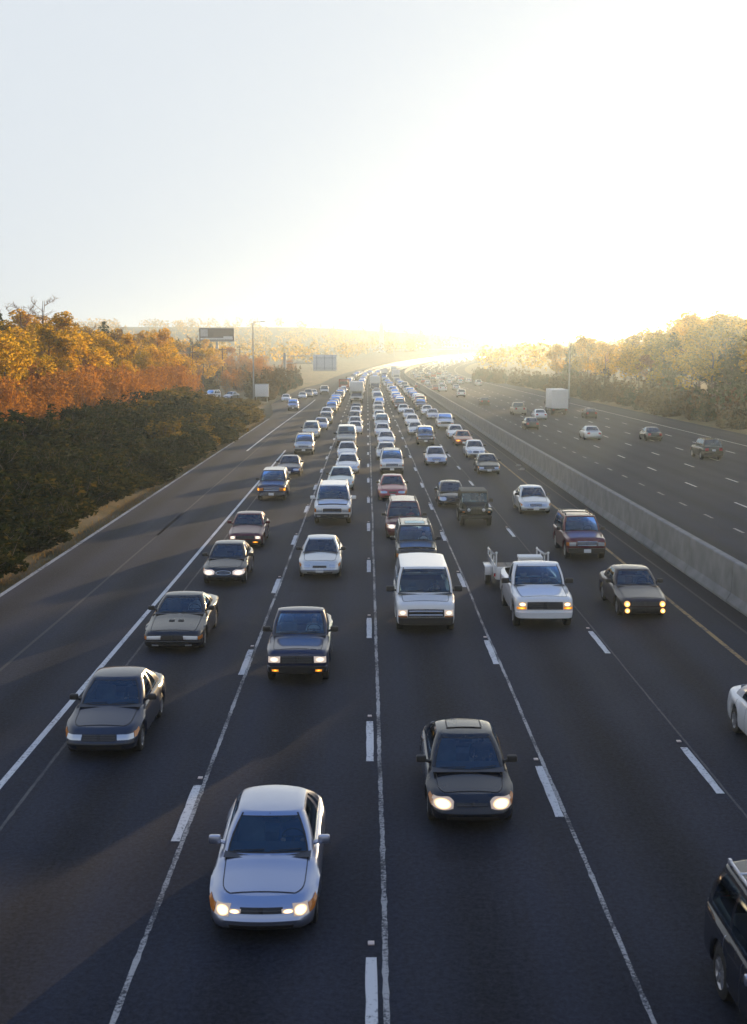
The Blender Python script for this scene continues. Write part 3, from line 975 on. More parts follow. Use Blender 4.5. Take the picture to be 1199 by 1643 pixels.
    if op.get('rack'):
        m = MB()
        for s_ in (1, -1):
            m.tube([(s_ * (wr - .06), y, rzz(wr - .06, y) + .06) for y in (c[1] + .35, c[1] + 1.2, c[2] - .6, c[2] - .2)], .022, 6)
            for y in (c[1] + .35, (c[1] + c[2]) / 2, c[2] - .2): m.box(s_ * (wr - .06) - .02, s_ * (wr - .06) + .02, y - .04, y + .04, rzz(wr, y), rzz(wr, y) + .09)
        add('roof_rail', m, op['rack'])
        if op.get('crossbar', True):
            for y in (c[1] + .9, c[2] - .7):
                m = MB(); m.tube([(-(wr - .06), y, zr + .06), (0, y, zr + .075), (wr - .06, y, zr + .06)], .018, 6); add('cross_bar', m, op['rack'])
    # ---- interior
    m = MB()
    fl = sp['zb'] + .12; bz = S.zf(0, c[0] + .2)
    yb1 = c[3] - .12 if 'bed' not in sp else c[3] - .05
    m.box(-wb + .04, wb - .04, c[0] + .1, yb1, fl, fl + .03)
    vs_ = []
    prof = [(c[0] - .05, bz - .03), (c[0] + .3, bz - .01), (c[0] + .62, bz - .03), (c[0] + .68, bz - .12), (c[0] + .66, fl)]
    w = wb - .05
    for y, z in prof: vs_ += [(-w, y, z), (w, y, z)]
    m.add(vs_, [(2 * k, 2 * k + 1, 2 * k + 3, 2 * k + 2) for k in range(4)])
    m.box(-w, w, yb1 - .06, yb1, fl, bz - .05)
    if 'bed' not in sp and spec not in ('suv', 'bigsuv', 'minivan', 'van'):
        m.box(-w, w, c[2] + .25, yb1, bz - .12, bz - .08)
    for s_ in (-1, 1): m.box(s_ * w - .03, s_ * w + .03, c[0] + .3, yb1, fl, bz - .06)
    add('interior', m, 'cabin')
    ysea = c[1] + .55
    seat_rows = [ysea] + ([ysea + .95] if 'bed' not in sp else [])
    for ri_, y in enumerate(seat_rows):
        if ri_ == 0:
            for s_ in (-1, 1):
                m = MB()
                x = s_ * .37
                m.box(x - .24, x + .24, y - .45, y + .05, fl + .02, fl + .20, bev=.05)
                M = Matrix.Translation((x, y + .03, fl + .17)) @ Matrix.Rotation(-.28, 4, 'X')
                m.box(-.23, .23, -.05, .07, 0, .56, bev=.045, M=M)
                m.box(-.12, .12, -.03, .06, .60, .76, bev=.03, M=M)
                add('seat', m, 'seat')
        elif y < yb1 - .1:
            m = MB()
            m.box(-w + .08, w - .08, y - .42, y + .04, fl + .02, fl + .30, bev=.05)
            M = Matrix.Translation((0, y + .03, fl + .27)) @ Matrix.Rotation(-.3, 4, 'X')
            m.box(-w + .08, w - .08, -.05, .07, 0, .55, bev=.05, M=M)
            add('rear_seat', m, 'seat')
    m = MB()
    M = Matrix.Translation((.37, c[0] + .86, bz - .04)) @ Matrix.Rotation(-1.15, 4, 'X')
    pts = [M @ Vector((.185 * math.cos(t), .185 * math.sin(t), 0)) for t in [2 * math.pi * q / 18 for q in range(19)]]
    m.tube(pts, .014, 6, cap=False)
    m.tube([M @ Vector((-.18, 0, 0)), M @ Vector((.18, 0, 0))], .018, 5); m.tube([M @ Vector((0, 0, 0)), M @ Vector((0, .02, -.25))], .03, 6)
    add('steering_wheel', m, 'trim')
    S.driver = (.37, ysea - .14 - oy, fl + .20)
    # ---- underside, bed
    m = MB()
    q = S.rings[0]
    m.add([(-p.x, p.y, p.z if p.z < sp['zb'] + .01 else sp['zb']) for p in q] + [(p.x, p.y, p.z if p.z < sp['zb'] + .01 else sp['zb']) for p in q], [(k, k + 1, N + k + 1, N + k) for k in range(N - 1)])
    for ya in sp['ax']:
        for s_ in (-1, 1): m.box(min(s_ * (W2 - .34), s_ * (W2 - .30)), max(s_ * (W2 - .34), s_ * (W2 - .30)), ya - S.Ra, ya + S.Ra, sp['zb'], sp['r'] + S.Ra)
    add('underbody', m, 'under')
    if 'bed' in sp:
        b0, b1 = sp['bed']; bw = (W2 - sp.get('rail', .16)) * .9; bz2 = S.zf(bw, b0 + .5); f2 = sp['zb'] + .33
        m = MB()
        m.add([(-bw, b0, bz2), (-bw, b1, bz2), (-bw, b1, f2), (-bw, b0, f2), (bw, b0, bz2), (bw, b1, bz2), (bw, b1, f2), (bw, b0, f2)], [(0, 1, 2, 3), (4, 7, 6, 5), (0, 3, 7, 4), (1, 5, 6, 2), (3, 2, 6, 7)])
        add('cargo_bed', m, op.get('bedmat', 'under'))
    # ---- nose details
    hl = op.get('lamp', dict(x=(.42, .74), h=(.66, .92), kind='rect'))
    ia, ib2 = S.ix(hl['x'][0]), S.ix(hl['x'][1])
    def oval(t, a, b):
        mid = a + (b - a) * (.42 + .12 * t); e = max(.12, math.sin(math.pi * min(1, .12 + .9 * t)) ** .6 if t < .5 else 1 - .45 * (t - .5))
        return mid - (mid - a) * e, mid + (b - mid) * e
    for s_ in (1, -1):
        if hl['kind'] == 'round':
            for (x, h, rad) in hl['at']:
                p = S.ev(S.ix(x), h); m = MB()
                m.lathe([(-.035, rad * .001), (-.03, rad * .5), (-.015, rad * .9), (.0, rad), (.06, rad * 1.02)], 16, 'y', (p.x * s_, p.y - .02, p.z))
                add('headlight', m, 'lamp', 30)
        else:
            add('headlight', S.patch(ia, ib2, hl['h'][0], hl['h'][1], s_, .012, 8, 4, oval if hl['kind'] == 'oval' else None), 'lamp', 30)
    sg = op.get('signal', dict(x=(.75, 9), h=(.66, .90)))
    if sg:
        for s_ in (1, -1):
            add('turn_signal', S.patch(S.ix(sg['x'][0]), S.ix(sg['x'][1]) - (1 if sg['x'][1] > 5 else 0), sg['h'][0], sg['h'][1], s_, .012, 5, 3), 'signal', 30)
    gr = op.get('grille', dict(x=.38, h=(.66, .88), bars=3))
    if gr:
        i1 = S.ix(gr['x'])
        def gsh(t, a, b):
            return (a, b) if not gr.get('oval') else ((a + b) / 2 - (b - a) / 2 * math.sqrt(max(.02, 1 - t ** 2.4)), (a + b) / 2 + (b - a) / 2 * math.sqrt(max(.02, 1 - t ** 2.4)))
        gmb = merge([S.patch(0, i1, gr['h'][0], gr['h'][1], s_, .008, 7, 3, gsh, .02) for s_ in (1, -1)])
        add('grille', gmb, gr.get('mat', 'trim'), 30)
        nb = gr.get('bars', 3)
        for b in range(nb):
            h = gr['h'][0] + (gr['h'][1] - gr['h'][0]) * (b + .5) / nb
            row = []
            lim = i1 * (.93 if not gr.get('oval') else .6)
            for q in range(-8, 9):
                p = S.ev(abs(q) / 8 * lim, h); row.append(Vector((math.copysign(p.x, q) if q else 0, p.y - .016, p.z)))
            m = MB(); m.tube(row, gr.get('bar_r', .010), 5); add('grille_bar', m, gr.get('bar', 'trim2'))
        if gr.get('ring'):
            row = []
            for s_ in (1, -1):
                for q in range(13):
                    t = q / 12 if s_ > 0 else 1 - q / 12
                    lo, hi = gsh(t, gr['h'][0], gr['h'][1])
                    p = S.ev(i1 * t, hi if s_ > 0 else lo); row.append(Vector((p.x, p.y - .014, p.z)))
            half = row
            m = MB(); m.tube(half, .016, 6); m.tube([Vector((-p.x, p.y, p.z)) for p in half], .016, 6)
            add('grille_surround', m, gr['ring'])
    # lower intake and plate
    lo = op.get('intake', dict(x=.5, h=(.16, .34)))
    if lo: add('lower_intake', merge([S.patch(0, S.ix(lo['x']), lo['h'][0], lo['h'][1], s_, .006, 6, 2, None, .02) for s_ in (1, -1)]), 'trim', 30)
    if op.get('plate'):
        p = S.ev(0, op['plate'] if op['plate'] is not True else .42); m = MB(); m.box(-.155, .155, p.y - .025, p.y - .008, p.z - .08, p.z + .08, bev=.004); add('number_plate', m, 'plate')
    for x, h in op.get('fog', []):
        for s_ in (1, -1): add('fog_lamp', S.patch(S.ix(x - .1), S.ix(x + .1), h - .05, h + .05, s_, .014, 4, 2), 'fog', 30)
    if op.get('bumper_strip'):
        row = []
        for q in range(-14, 15):
            p = S.ev(abs(q) / 14 * (iF - 3), .47); row.append(Vector((math.copysign(p.x, q) if q else 0, p.y - .006, p.z)))
        m = MB(); m.tube(row, .03, 5); add('bumper_strip', m, op['bumper_strip'])
    # mirrors
    zm = S.zf(W2, c[0] + .5) + .12
    for s_ in (1, -1):
        m = MB()
        x0 = wb + .0; y = c[0] + .48
        k = op.get('mirror', 1.0)
        m.box(min(s_ * (x0 + .05), s_ * (x0 + .25 * k)), max(s_ * (x0 + .05), s_ * (x0 + .25 * k)), y - .06, y + .06, zm - .065 * k, zm + .075 * k, bev=.035)
        m.tube([(s_ * (x0 - .08), y + .02, zm - .08), (s_ * (x0 + .1), y, zm - .02)], [.04, .03], 6)
        add('door_mirror', m, op.get('mirror_mat', 'trim'))
    # wipers
    for x0, x1 in ((.05, .55), (-.55, -.05)):
        pts = []
        for q in range(5):
            t = q / 4; x = x0 + (x1 - x0) * t
            ii = min(nf - .01, abs(x) / (wb - .1) * nf); kk = 1 + .25 * t
            k0 = int(ii); a = crv[1][k0].lerp(crv[1][k0 + 1], ii - k0); b = crv[2][k0].lerp(crv[2][k0 + 1], ii - k0)
            p = a.lerp(b, .15 + .25 * t); pts.append((x, p.y - .02, p.z + .018))
        m = MB(); m.tube(pts, .008, 5); add('wiper', m, 'trim')
    if True:
        a = crv[g1][0].lerp(crv[g1 - 1][0], .45); m = MB(); m.box(-.13, .13, a.y + .07, a.y + .10, a.z - .06, a.z + .02, bev=.012); m.tube([(0, a.y + .085, a.z), (0, a.y + .12, a.z + .07)], .012, 5); add('interior_mirror', m, 'trim')
    # tail lamps
    for s_ in (1, -1):
        tl = op.get('tail', dict(x=(.45, .72), h=(.66, .95)))
        i0_, i1_ = S.ix(tl['x'][0], True), S.ix(tl['x'][1], True)
        add('tail_lamp', S.patch(min(i0_, i1_), max(i0_, i1_), tl['h'][0], tl['h'][1], s_, .012, 6, 3), 'tail', 30)
    p = S.ev(N - 1.01, .7); m = MB(); m.box(-.155, .155, p.y + .008, p.y + .022, p.z - .08, p.z + .08); add('rear_number_plate', m, 'plate')
    if op.get('scoops'):
        for s_ in (1, -1):
            m = MB(); x = s_ * .14; y = 1.05; z = zf(x, y)
            m.box(x - .085, x + .085, y - .05, y + .12, z - .01, z + .022, bev=.008); add('hood_scoop', m, 'trim')
    if op.get('deflector'):
        row = [(x, top[hs_].y + .02 + .06 * (x / W2) ** 2, zf(x, .25) + .035) for x in [-.75 + 1.5 * q / 12 for q in range(13)]]
        m = MB(); m.tube(row, .03, 6); add('hood_deflector', m, 'trim')
    # wheels
    r, wd = sp['r'], (.2 if sp['W'] < 1.78 else .235)
    key = (r, wd)
    if key not in WHEELS: WHEELS[key] = wheel_meshes(r, wd)
    wpos = [(s_ * (W2 - wd / 2 - .035) * (S.taper(ya) ** .5), ya - oy, r, s_) for ya in sp['ax'] for s_ in (1, -1)]
    TPL[name] = dict(parts=P, wheels=wpos, wm=WHEELS[key], S=S, spec=spec, L=L, far=None)

FIXED = dict(trim=TRIM, glass=GLASS, sglass=SGLASS, cabin=CABIN, under=UNDER, plate=PLATE, chrome=CHROME, trim2=simple('dark_grey_trim', (.06, .06, .065), .4), silver=simple('silver_trim', (.5, .5, .52), .3, .6))

def mat_for(key, v):
    if key in v: return v[key]
    if key == 'seat': return SEATG
    if key == 'lamp': return LENS
    if key == 'signal': return AMBER
    if key == 'fog': return LENS
    if key == 'tail': return REDL
    if key in FIXED: return FIXED[key]
    return v['paint']

SKIP_MID = {'interior_mirror', 'steering_wheel', 'wiper', 'panel_gap', 'rear_seat', 'windscreen_seal', 'sunroof_seal', 'cross_bar', 'rear_number_plate', 'underbody'}
def set_mat(o, mat):
    o.material_slots[0].link = 'OBJECT'
    o.material_slots[0].material = mat

def place(tname, name, x, y, z, v, label, cat, group=None, away=False, lod=0, rz=0.0, pitch=0.0):
    """v: materials by slot key. The front bumper stands at y (or the tail, when the vehicle drives away)"""
    T = TPL[tname]
    L = T['L']
    if lod == 2:
        if T['far'] is None: T['far'] = far_mesh(T)
        me, keys = T['far']
        e = link(bpy.data.objects.new(name, me))
        e.location = (x, y + L / 2, z); e.rotation_euler = (pitch, 0, rz + (math.pi if away else 0))
        for k, key in enumerate(keys):
            e.material_slots[k].link = 'OBJECT'; e.material_slots[k].material = mat_for(key, v)
        return tag(e, label, cat, group)
    e = empty(name, (x, y + L / 2, z), rz + (math.pi if away else 0))
    e.rotation_euler[0] = pitch
    for nm, me, key, kids in T['parts']:
        if lod == 1 and nm in SKIP_MID: continue
        o = link(bpy.data.objects.new(nm, me), e)
        set_mat(o, mat_for(key, v))
    tm, rm = T['wm']
    for wx, wy, wz, s_ in T['wheels']:
        o = link(bpy.data.objects.new('wheel', tm), e)
        o.location = (wx, wy, wz)
        if s_ < 0: o.rotation_euler = (0, 0, math.pi)
        if lod == 0: link(bpy.data.objects.new('rim', rm), o)
    return tag(e, label, cat, group)

def far_mesh(T):
    """one joined mesh for copies too small in the picture to show their parts"""
    keys = []; m = MB()
    for nm, me, key, kids in T['parts']:
        if nm in SKIP_MID or nm in ('seat', 'door_seam', 'grille_bar'): continue
        if key not in keys: keys.append(key)
        mi = keys.index(key)
        m.add([v.co.copy() for v in me.vertices], [tuple(p.vertices) for p in me.polygons], mi)
    keys.append('under')
    tm = T['wm'][0]
    for wx, wy, wz, s_ in T['wheels']:
        m.add([v.co + Vector((wx, wy, wz)) for v in tm.vertices], [tuple(p.vertices) for p in tm.polygons], len(keys) - 1)
    return m.mesh('far_vehicle', [TRIM] * len(keys)), keys
RECT = dict(x=(.40, .72), h=(.64, .90), kind='rect')
OVAL = dict(x=(.36, .80), h=(.60, .98), kind='oval')
template('silver_coupe', 'coupe', lamp=dict(x=(.50, .72), h=(.62, .94), kind='rect'), signal=dict(x=(.73, 9), h=(.62, .90)), grille=dict(x=.34, h=(.72, .88), bars=1), fog=[(.42, .78)], mirror_mat='paint', intake=dict(x=.5, h=(.15, .32)))
template('sunroof_hatch', 'hatch', lamp=dict(x=(.36, .76), h=(.62, 1.02), kind='oval'), signal=dict(x=(.74, 9), h=(.68, .96)), grille=dict(x=.32, h=(.76, .88), bars=1), sunroof=1, intake=dict(x=.48, h=(.14, .34)))
template('dark_saloon', 'sedan', mod=dict(L=4.6), lamp=dict(x=(.40, .74), h=(.64, .86), kind='rect'), grille=dict(x=.38, h=(.62, .88), bars=4), bumper_strip='trim')
template('scoop_coupe', 'bigcoupe', lamp=dict(x=(.34, .76), h=(.60, .86), kind='rect'), signal=dict(x=(.77, 9), h=(.60, .84)), grille=dict(x=.30, h=(.58, .88), bars=0), scoops=True, bumper_strip='trim', fog=[(.5, .2)])
template('oval_sedan', 'sedan', lamp=OVAL, signal=dict(x=(.78, 9), h=(.68, .94)), grille=dict(x=.30, h=(.64, .92), bars=1, oval=True, ring='chrome', bar='chrome'), intake=dict(x=.5, h=(.12, .3)))
template('square_saloon', 'saloon', mod=dict(L=4.2, W=1.68), lamp=dict(x=(.46, .70), h=(.60, .90), kind='rect'), signal=dict(x=(.36, .6), h=(.22, .36)), grille=dict(x=.42, h=(.60, .90), bars=5), bumper='trim', mirror_mat='paint')
template('plain_sedan', 'sedan', lamp=RECT, grille=dict(x=.28, h=(.66, .82), bars=2), plate=.42, intake=dict(x=.52, h=(.08, .24)), bumper_strip='silver')
template('slim_sedan', 'sedan', mod=dict(L=4.7, W=1.78), lamp=dict(x=(.38, .76), h=(.68, .92), kind='rect'), grille=dict(x=.34, h=(.68, .94), bars=4, ring='chrome', bar='silver'), plate=.40)
template('smooth_sedan', 'sedan', mod=dict(L=4.85, W=1.82), lamp=dict(x=(.34, .80), h=(.66, .94), kind='oval'), grille=dict(x=.24, h=(.70, .88), bars=2), plate=.38)
template('two_tone_suv', 'suv', lamp=dict(x=(.50, .74), h=(.52, .82), kind='rect'), signal=dict(x=(.745, 9), h=(.52, .82)), grille=dict(x=.48, h=(.54, .80), bars=3, ring='chrome', bar='silver'), bumper='chrome', plate=.2, intake=None)
template('plain_suv', 'suv', lamp=dict(x=(.48, .76), h=(.54, .80), kind='rect'), signal=dict(x=(.765, 9), h=(.54, .80)), grille=dict(x=.44, h=(.56, .84), bars=3, ring='chrome', bar='silver'), bumper='trim', plate=.2, rack='trim', intake=None)
template('sunroof_suv', 'suv', mod=dict(L=4.6, W=1.74), lamp=dict(x=(.44, .74), h=(.54, .82), kind='rect'), signal=dict(x=(.745, 9), h=(.54, .80)), grille=dict(x=.36, h=(.54, .84), bars=3, ring='chrome', bar='silver'), bumper='silver', rack='trim', sunroof=2, deflector=True, crossbar=False)
template('large_suv', 'bigsuv', lamp=dict(x=(.52, .84), h=(.52, .86), kind='rect'), signal=dict(x=(.845, 9), h=(.52, .84)), grille=dict(x=.48, h=(.52, .82), bars=4, ring='chrome', bar='trim2'), bumper='trim', deflector=True, fog=[(.72, .22)], mirror=1.25, mirror_mat='paint', rack='paint', crossbar=False)
template('round_minivan', 'minivan', lamp=dict(x=(.44, .84), h=(.66, .96), kind='oval'), signal=dict(x=(.80, 9), h=(.66, .86)), grille=dict(x=.34, h=(.70, .86), bars=2), rack='trim', crossbar=False, sunroof=0)
template('box_van', 'van', lamp=dict(x=(.60, .88), h=(.46, .74), kind='rect'), signal=dict(x=(.60, .88), h=(.385, .45)), grille=dict(x=.58, h=(.40, .76), bars=2, bar='silver', bar_r=.028), bumper='trim', mirror=1.3, panel_sides=True, intake=None)
template('small_pickup', 'pickup', lamp=dict(x=(.46, .78), h=(.54, .84), kind='rect'), signal=dict(x=(.5, .68), h=(.14, .25)), grille=dict(x=.44, h=(.50, .84), bars=4), bumper='paint2', mirror=1.1, intake=None)
template('full_pickup', 'bigpickup', lamp=dict(x=(.60, .86), h=(.64, .86), kind='rect'), signal=dict(x=(.60, .90), h=(.50, .62)), grille=dict(x=.58, h=(.48, .86), bars=4), bumper='paint', mirror=1.25, mirror_mat='trim', intake=None)
template('quad_saloon', 'saloon', mod=dict(L=4.5, W=1.70), lamp=dict(kind='round', x=(.4, .7), at=[(.60, .76, .10), (.60, .26, .085)]), signal=None, grille=dict(x=.48, h=(.60, .92), bars=4), bumper='trim')
# ------------------------------------------------------------------ special vehicles
def parts_template(name, L, parts, wheels, r, wd, spec='truck'):
    P = []
    for nm, mb, key in parts:
        q = MB(); q.add([(p[0], p[1] - L / 2, p[2]) for p in mb.v], mb.f)
        P.append([nm, q.mesh(nm, [TRIM], True, 32), key, []])
    if (r, wd) not in WHEELS: WHEELS[(r, wd)] = wheel_meshes(r, wd)
    TPL[name] = dict(parts=P, wheels=[(x, y - L / 2, r, 1 if x > 0 else -1) for x, y in wheels], wm=WHEELS[(r, wd)], S=None, spec=spec, L=L, far=None)

def bx(*a, **k):
    m = MB(); m.box(*a, **k); return m
def tb(*a, **k):
    m = MB(); m.tube(*a, **k); return m
def quad(*p):
    m = MB(); m.add(p, [tuple(range(len(p)))]); return m

def jeep():
    P = []
    tub = MB(); tub.box(-.74, .74, 1.32, 3.55, .52, 1.12, bev=.04)
    P.append(('body', tub, 'paint'))
    hd = MB()
    hd.add([(-.44, .34, .70), (.44, .34, .70), (.44, .34, 1.02), (-.44, .34, 1.02), (-.62, 1.36, .70), (.62, 1.36, .70), (.62, 1.36, 1.12), (-.62, 1.36, 1.12),
            (-.30, .36, 1.055), (.30, .36, 1.055), (.45, 1.34, 1.155), (-.45, 1.34, 1.155)],
           [(0, 1, 2, 3), (0, 3, 7, 4), (1, 5, 6, 2), (3, 2, 9, 8), (8, 9, 10, 11), (3, 8, 11, 7), (2, 6, 10, 9)])
    P.append(('hood', hd, 'paint'))
    P.append(('grille', bx(-.50, .50, .29, .345, .60, 1.03, bev=.03), 'paint'))
    for k in range(7):
        x = -.24 + .08 * k; P.append(('grille_slot', bx(x - .02, x + .02, .278, .292, .68, .96), 'trim'))
    for s_ in (1, -1):
        m = MB(); m.lathe([(-.045, .001), (-.04, .06), (-.02, .09), (.02, .098)], 16, 'y', (s_ * .385, .285, .86)); P.append(('headlight', m, 'lamp'))
        m = MB(); m.box(min(s_ * .52, s_ * .84), max(s_ * .52, s_ * .84), .34, 1.12, .84, .885, bev=.015)
        m.box(min(s_ * .52, s_ * .84), max(s_ * .52, s_ * .84), .27, .335, .70, .86, bev=.02)
        m.box(min(s_ * .52, s_ * .84), max(s_ * .52, s_ * .84), 1.125, 1.19, .55, .87, bev=.02)
        P.append(('fender', m, 'paint'))
        m = MB(); m.box(min(s_ * .60, s_ * .72), max(s_ * .60, s_ * .72), .235, .268, .74, .80, bev=.01); P.append(('turn_signal', m, 'signal'))
        m = MB(); m.box(min(s_ * .745, s_ * .84), max(s_ * .745, s_ * .84), 2.35, 3.25, .80, .85, bev=.02); P.append(('rear_fender', m, 'trim'))
        m = MB(); m.box(min(s_ * .78, s_ * .98), max(s_ * .78, s_ * .98), 1.48, 1.56, 1.16, 1.34, bev=.03); m.tube([(s_ * .7, 1.55, 1.15), (s_ * .82, 1.52, 1.2)], .02, 5); P.append(('door_mirror', m, 'trim'))
        P.append(('side_window', quad(*[(s_ * .71, 1.72, 1.125), (s_ * .71, 2.35, 1.125), (s_ * .665, 2.35, 1.60), (s_ * .665, 1.80, 1.60)][::s_]), 'sglass'))
        P.append(('side_window', quad(*[(s_ * .71, 2.48, 1.125), (s_ * .71, 3.45, 1.125), (s_ * .665, 3.4, 1.60), (s_ * .665, 2.48, 1.60)][::s_]), 'sglass'))
        m = MB(); m.tube([(s_ * .715, 2.415, 1.12), (s_ * .67, 2.415, 1.62)], .05, 6); m.tube([(s_ * .71, 3.5, 1.12), (s_ * .665, 3.45, 1.62)], .05, 6); P.append(('pillar', m, 'top'))
        m = MB(); m.box(min(s_ * .58, s_ * .72), max(s_ * .58, s_ * .72), 3.56, 3.60, .78, .98, bev=.01); P.append(('tail_lamp', m, 'tail'))
    P.append(('front_bumper', bx(-.80, .80, .08, .22, .46, .60, bev=.02), 'trim'))
    fr = MB()
    for s_ in (1, -1): fr.tube([(s_ * .70, 1.42, 1.10), (s_ * .66, 1.62, 1.64)], .035, 6)
    fr.tube([(-.70, 1.42, 1.12), (.70, 1.42, 1.12)], .035, 6); fr.tube([(-.66, 1.62, 1.63), (.66, 1.62, 1.63)], .04, 6)
    P.append(('windscreen_frame', fr, 'paint'))
    P.append(('windscreen', quad((-.68, 1.43, 1.13), (.68, 1.43, 1.13), (.64, 1.615, 1.61), (-.64, 1.615, 1.61)), 'glass'))
    P.append(('hard_top', bx(-.70, .70, 1.56, 3.56, 1.61, 1.73, bev=.05), 'top'))
    P.append(('rear_window', quad((.66, 3.54, 1.13), (-.66, 3.54, 1.13), (-.62, 3.5, 1.6), (.62, 3.5, 1.6)), 'sglass'))
    for s_ in (-1, 1):
        m = MB(); m.box(s_ * .34 - .22, s_ * .34 + .22, 2.0, 2.4, .7, .86, bev=.04); m.box(s_ * .34 - .21, s_ * .34 + .21, 2.36, 2.48, .84, 1.40, bev=.04); P.append(('seat', m, 'seat'))
    m = MB(); m.lathe([(-.1, .15), (-.1, .34), (0, .37), (.1, .34), (.1, .15), (.1, .001)], 18, 'y', (.12, 3.70, 1.0)); P.append(('spare_wheel', m, 'trim'))
    m = MB(); m.box(-.6, .6, .3, 3.5, .40, .52); P.append(('underbody', m, 'under'))
    parts_template('jeep', 3.85, P, [(s_ * .70, y) for y in (.72, 2.80) for s_ in (1, -1)], .38, .23)
jeep()

def box_truck(name, L, bz0, bz1, bw, over):
    P = []
    cb = MB()
    cb.add([(-.98, .06, .55), (.98, .06, .55), (1.0, .10, 1.18), (-1.0, .10, 1.18), (-.97, .85, 1.30), (.97, .85, 1.30), (-.90, 1.30, 2.02), (.90, 1.30, 2.02), (-.90, 2.05, 2.10), (.90, 2.05, 2.10), (-1.0, 2.1, .55), (1.0, 2.1, .55), (-1.0, 2.1, 1.3), (1.0, 2.1, 1.3)],
           [(0, 1, 2, 3), (3, 2, 5, 4), (6, 7, 9, 8), (0, 3, 4, 12, 10), (1, 11, 13, 5, 2), (4, 6, 8, 12), (5, 13, 9, 7), (10, 12, 8, 9, 13, 11)])
    P.append(('cab', cb, 'paint'))
    P.append(('windscreen', quad((-.90, .86, 1.34), (.90, .86, 1.34), (.84, 1.26, 1.98), (-.84, 1.26, 1.98)), 'glassdark'))
    for s_ in (1, -1):
        P.append(('side_window', quad(*[(s_ * 1.0, 1.05, 1.36), (s_ * 1.0, 1.95, 1.36), (s_ * .93, 1.95, 1.95), (s_ * .93, 1.42, 1.95)][::s_]), 'sglass'))
        P.append(('headlight', bx(min(s_ * .62, s_ * .92), max(s_ * .62, s_ * .92), .03, .10, .80, 1.02, bev=.015), 'lamp'))
        P.append(('turn_signal', bx(min(s_ * .62, s_ * .92), max(s_ * .62, s_ * .92), .03, .10, .70, .78, bev=.01), 'signal'))
        P.append(('door_mirror', bx(min(s_ * 1.12, s_ * 1.34), max(s_ * 1.12, s_ * 1.34), 1.0, 1.1, 1.4, 1.8, bev=.03), 'trim'))
        P.append(('tail_lamp', bx(min(s_ * .8, s_ * 1.05), max(s_ * .8, s_ * 1.05), L - .02, L + .03, .72, .86), 'tail'))
        P.append(('mud_flap', bx(min(s_ * .6, s_ * 1.1), max(s_ * .6, s_ * 1.1), L - 1.0, L - .97, .15, .75), 'trim'))
    P.append(('grille', bx(-.56, .56, .03, .09, .68, 1.04, bev=.01), 'trim'))
    P.append(('front_bumper', bx(-1.02, 1.02, -.06, .06, .42, .64, bev=.03), 'bump'))
    P.append(('cargo_box', bx(-bw, bw, 2.15 - over, L, bz0 if over == 0 else bz0, bz1, bev=.05), 'box'))
    if over: P[-1] = ('cargo_box', (lambda m: (m.box(-bw, bw, 2.15, L, bz0, bz1, bev=.04), m.box(-bw, bw, 2.15 - over, 2.16, 2.15, bz1, bev=.06), m)[-1])(MB()), 'box')
    for s_ in (1, -1): P.append(('rear_door', bx(min(s_ * .02, s_ * (bw - .06)), max(s_ * .02, s_ * (bw - .06)), L, L + .025, bz0 + .08, bz1 - .1), 'box'))
    P.append(('step_bumper', bx(-bw, bw, L - .1, L + .18, .5, .62, bev=.02), 'trim'))
    P.append(('chassis', bx(-.5, .5, .4, L - .1, .45, .75), 'under'))
    P.append(('interior', bx(-.85, .85, 1.1, 2.0, .75, 1.3), 'cabin'))
    parts_template(name, L, P, [(s_ * .95, y) for y in (.95, L - 1.7) for s_ in (1, -1)], .45, .28)
box_truck('cargo_truck', 8.3, .95, 3.75, 1.22, 0)
box_truck('overcab_truck', 7.6, .80, 3.85, 1.22, 1.25)

def tipper():
    P = []
    cb = MB(); cb.box(-1.05, 1.05, 1.0, 2.4, .9, 2.7, bev=.08); P.append(('cab', cb, 'paint'))
    P.append(('hood', bx(-.75, .75, .05, 1.02, .8, 1.6, bev=.08), 'paint'))
    P.append(('grille', bx(-.55, .55, 0, .06, .85, 1.5, bev=.02), 'chrome'))
    P.append(('windscreen', quad((-.92, .985, 1.75), (.92, .985, 1.75), (.92, .985, 2.5), (-.92, .985, 2.5)), 'glassdark'))
    for s_ in (1, -1):
        P.append(('fender', bx(min(s_ * .72, s_ * 1.1), max(s_ * .72, s_ * 1.1), .2, 1.2, .95, 1.15, bev=.05), 'paint'))
        P.append(('headlight', bx(min(s_ * .78, s_ * 1.02), max(s_ * .78, s_ * 1.02), .14, .22, .98, 1.12, bev=.02), 'lamp'))
    P.append(('front_bumper', bx(-1.15, 1.15, -.1, .05, .5, .78, bev=.03), 'chrome'))
    bd = MB(); bd.add([(-1.2, 2.6, 1.1), (1.2, 2.6, 1.1), (1.25, 2.5, 3.0), (-1.25, 2.5, 3.0), (-1.2, 7, 1.1), (1.2, 7, 1.1), (1.25, 7.1, 2.9), (-1.25, 7.1, 2.9)], [(0, 1, 2, 3), (4, 7, 6, 5), (0, 3, 7, 4), (1, 5, 6, 2), (0, 4, 5, 1)])
    P.append(('tipping_body', bd, 'paint'))
    P.append(('exhaust_stack', tb([(.55, 2.48, 1.2), (.55, 2.48, 3.6)], .11, 8), 'chrome'))
    P.append(('chassis', bx(-.5, .5, .4, 7, .6, .9), 'under'))
    parts_template('tipper', 7.1, P, [(s_ * 1.0, y) for y in (.75, 5.2, 6.4) for s_ in (1, -1)], .5, .3)
tipper()

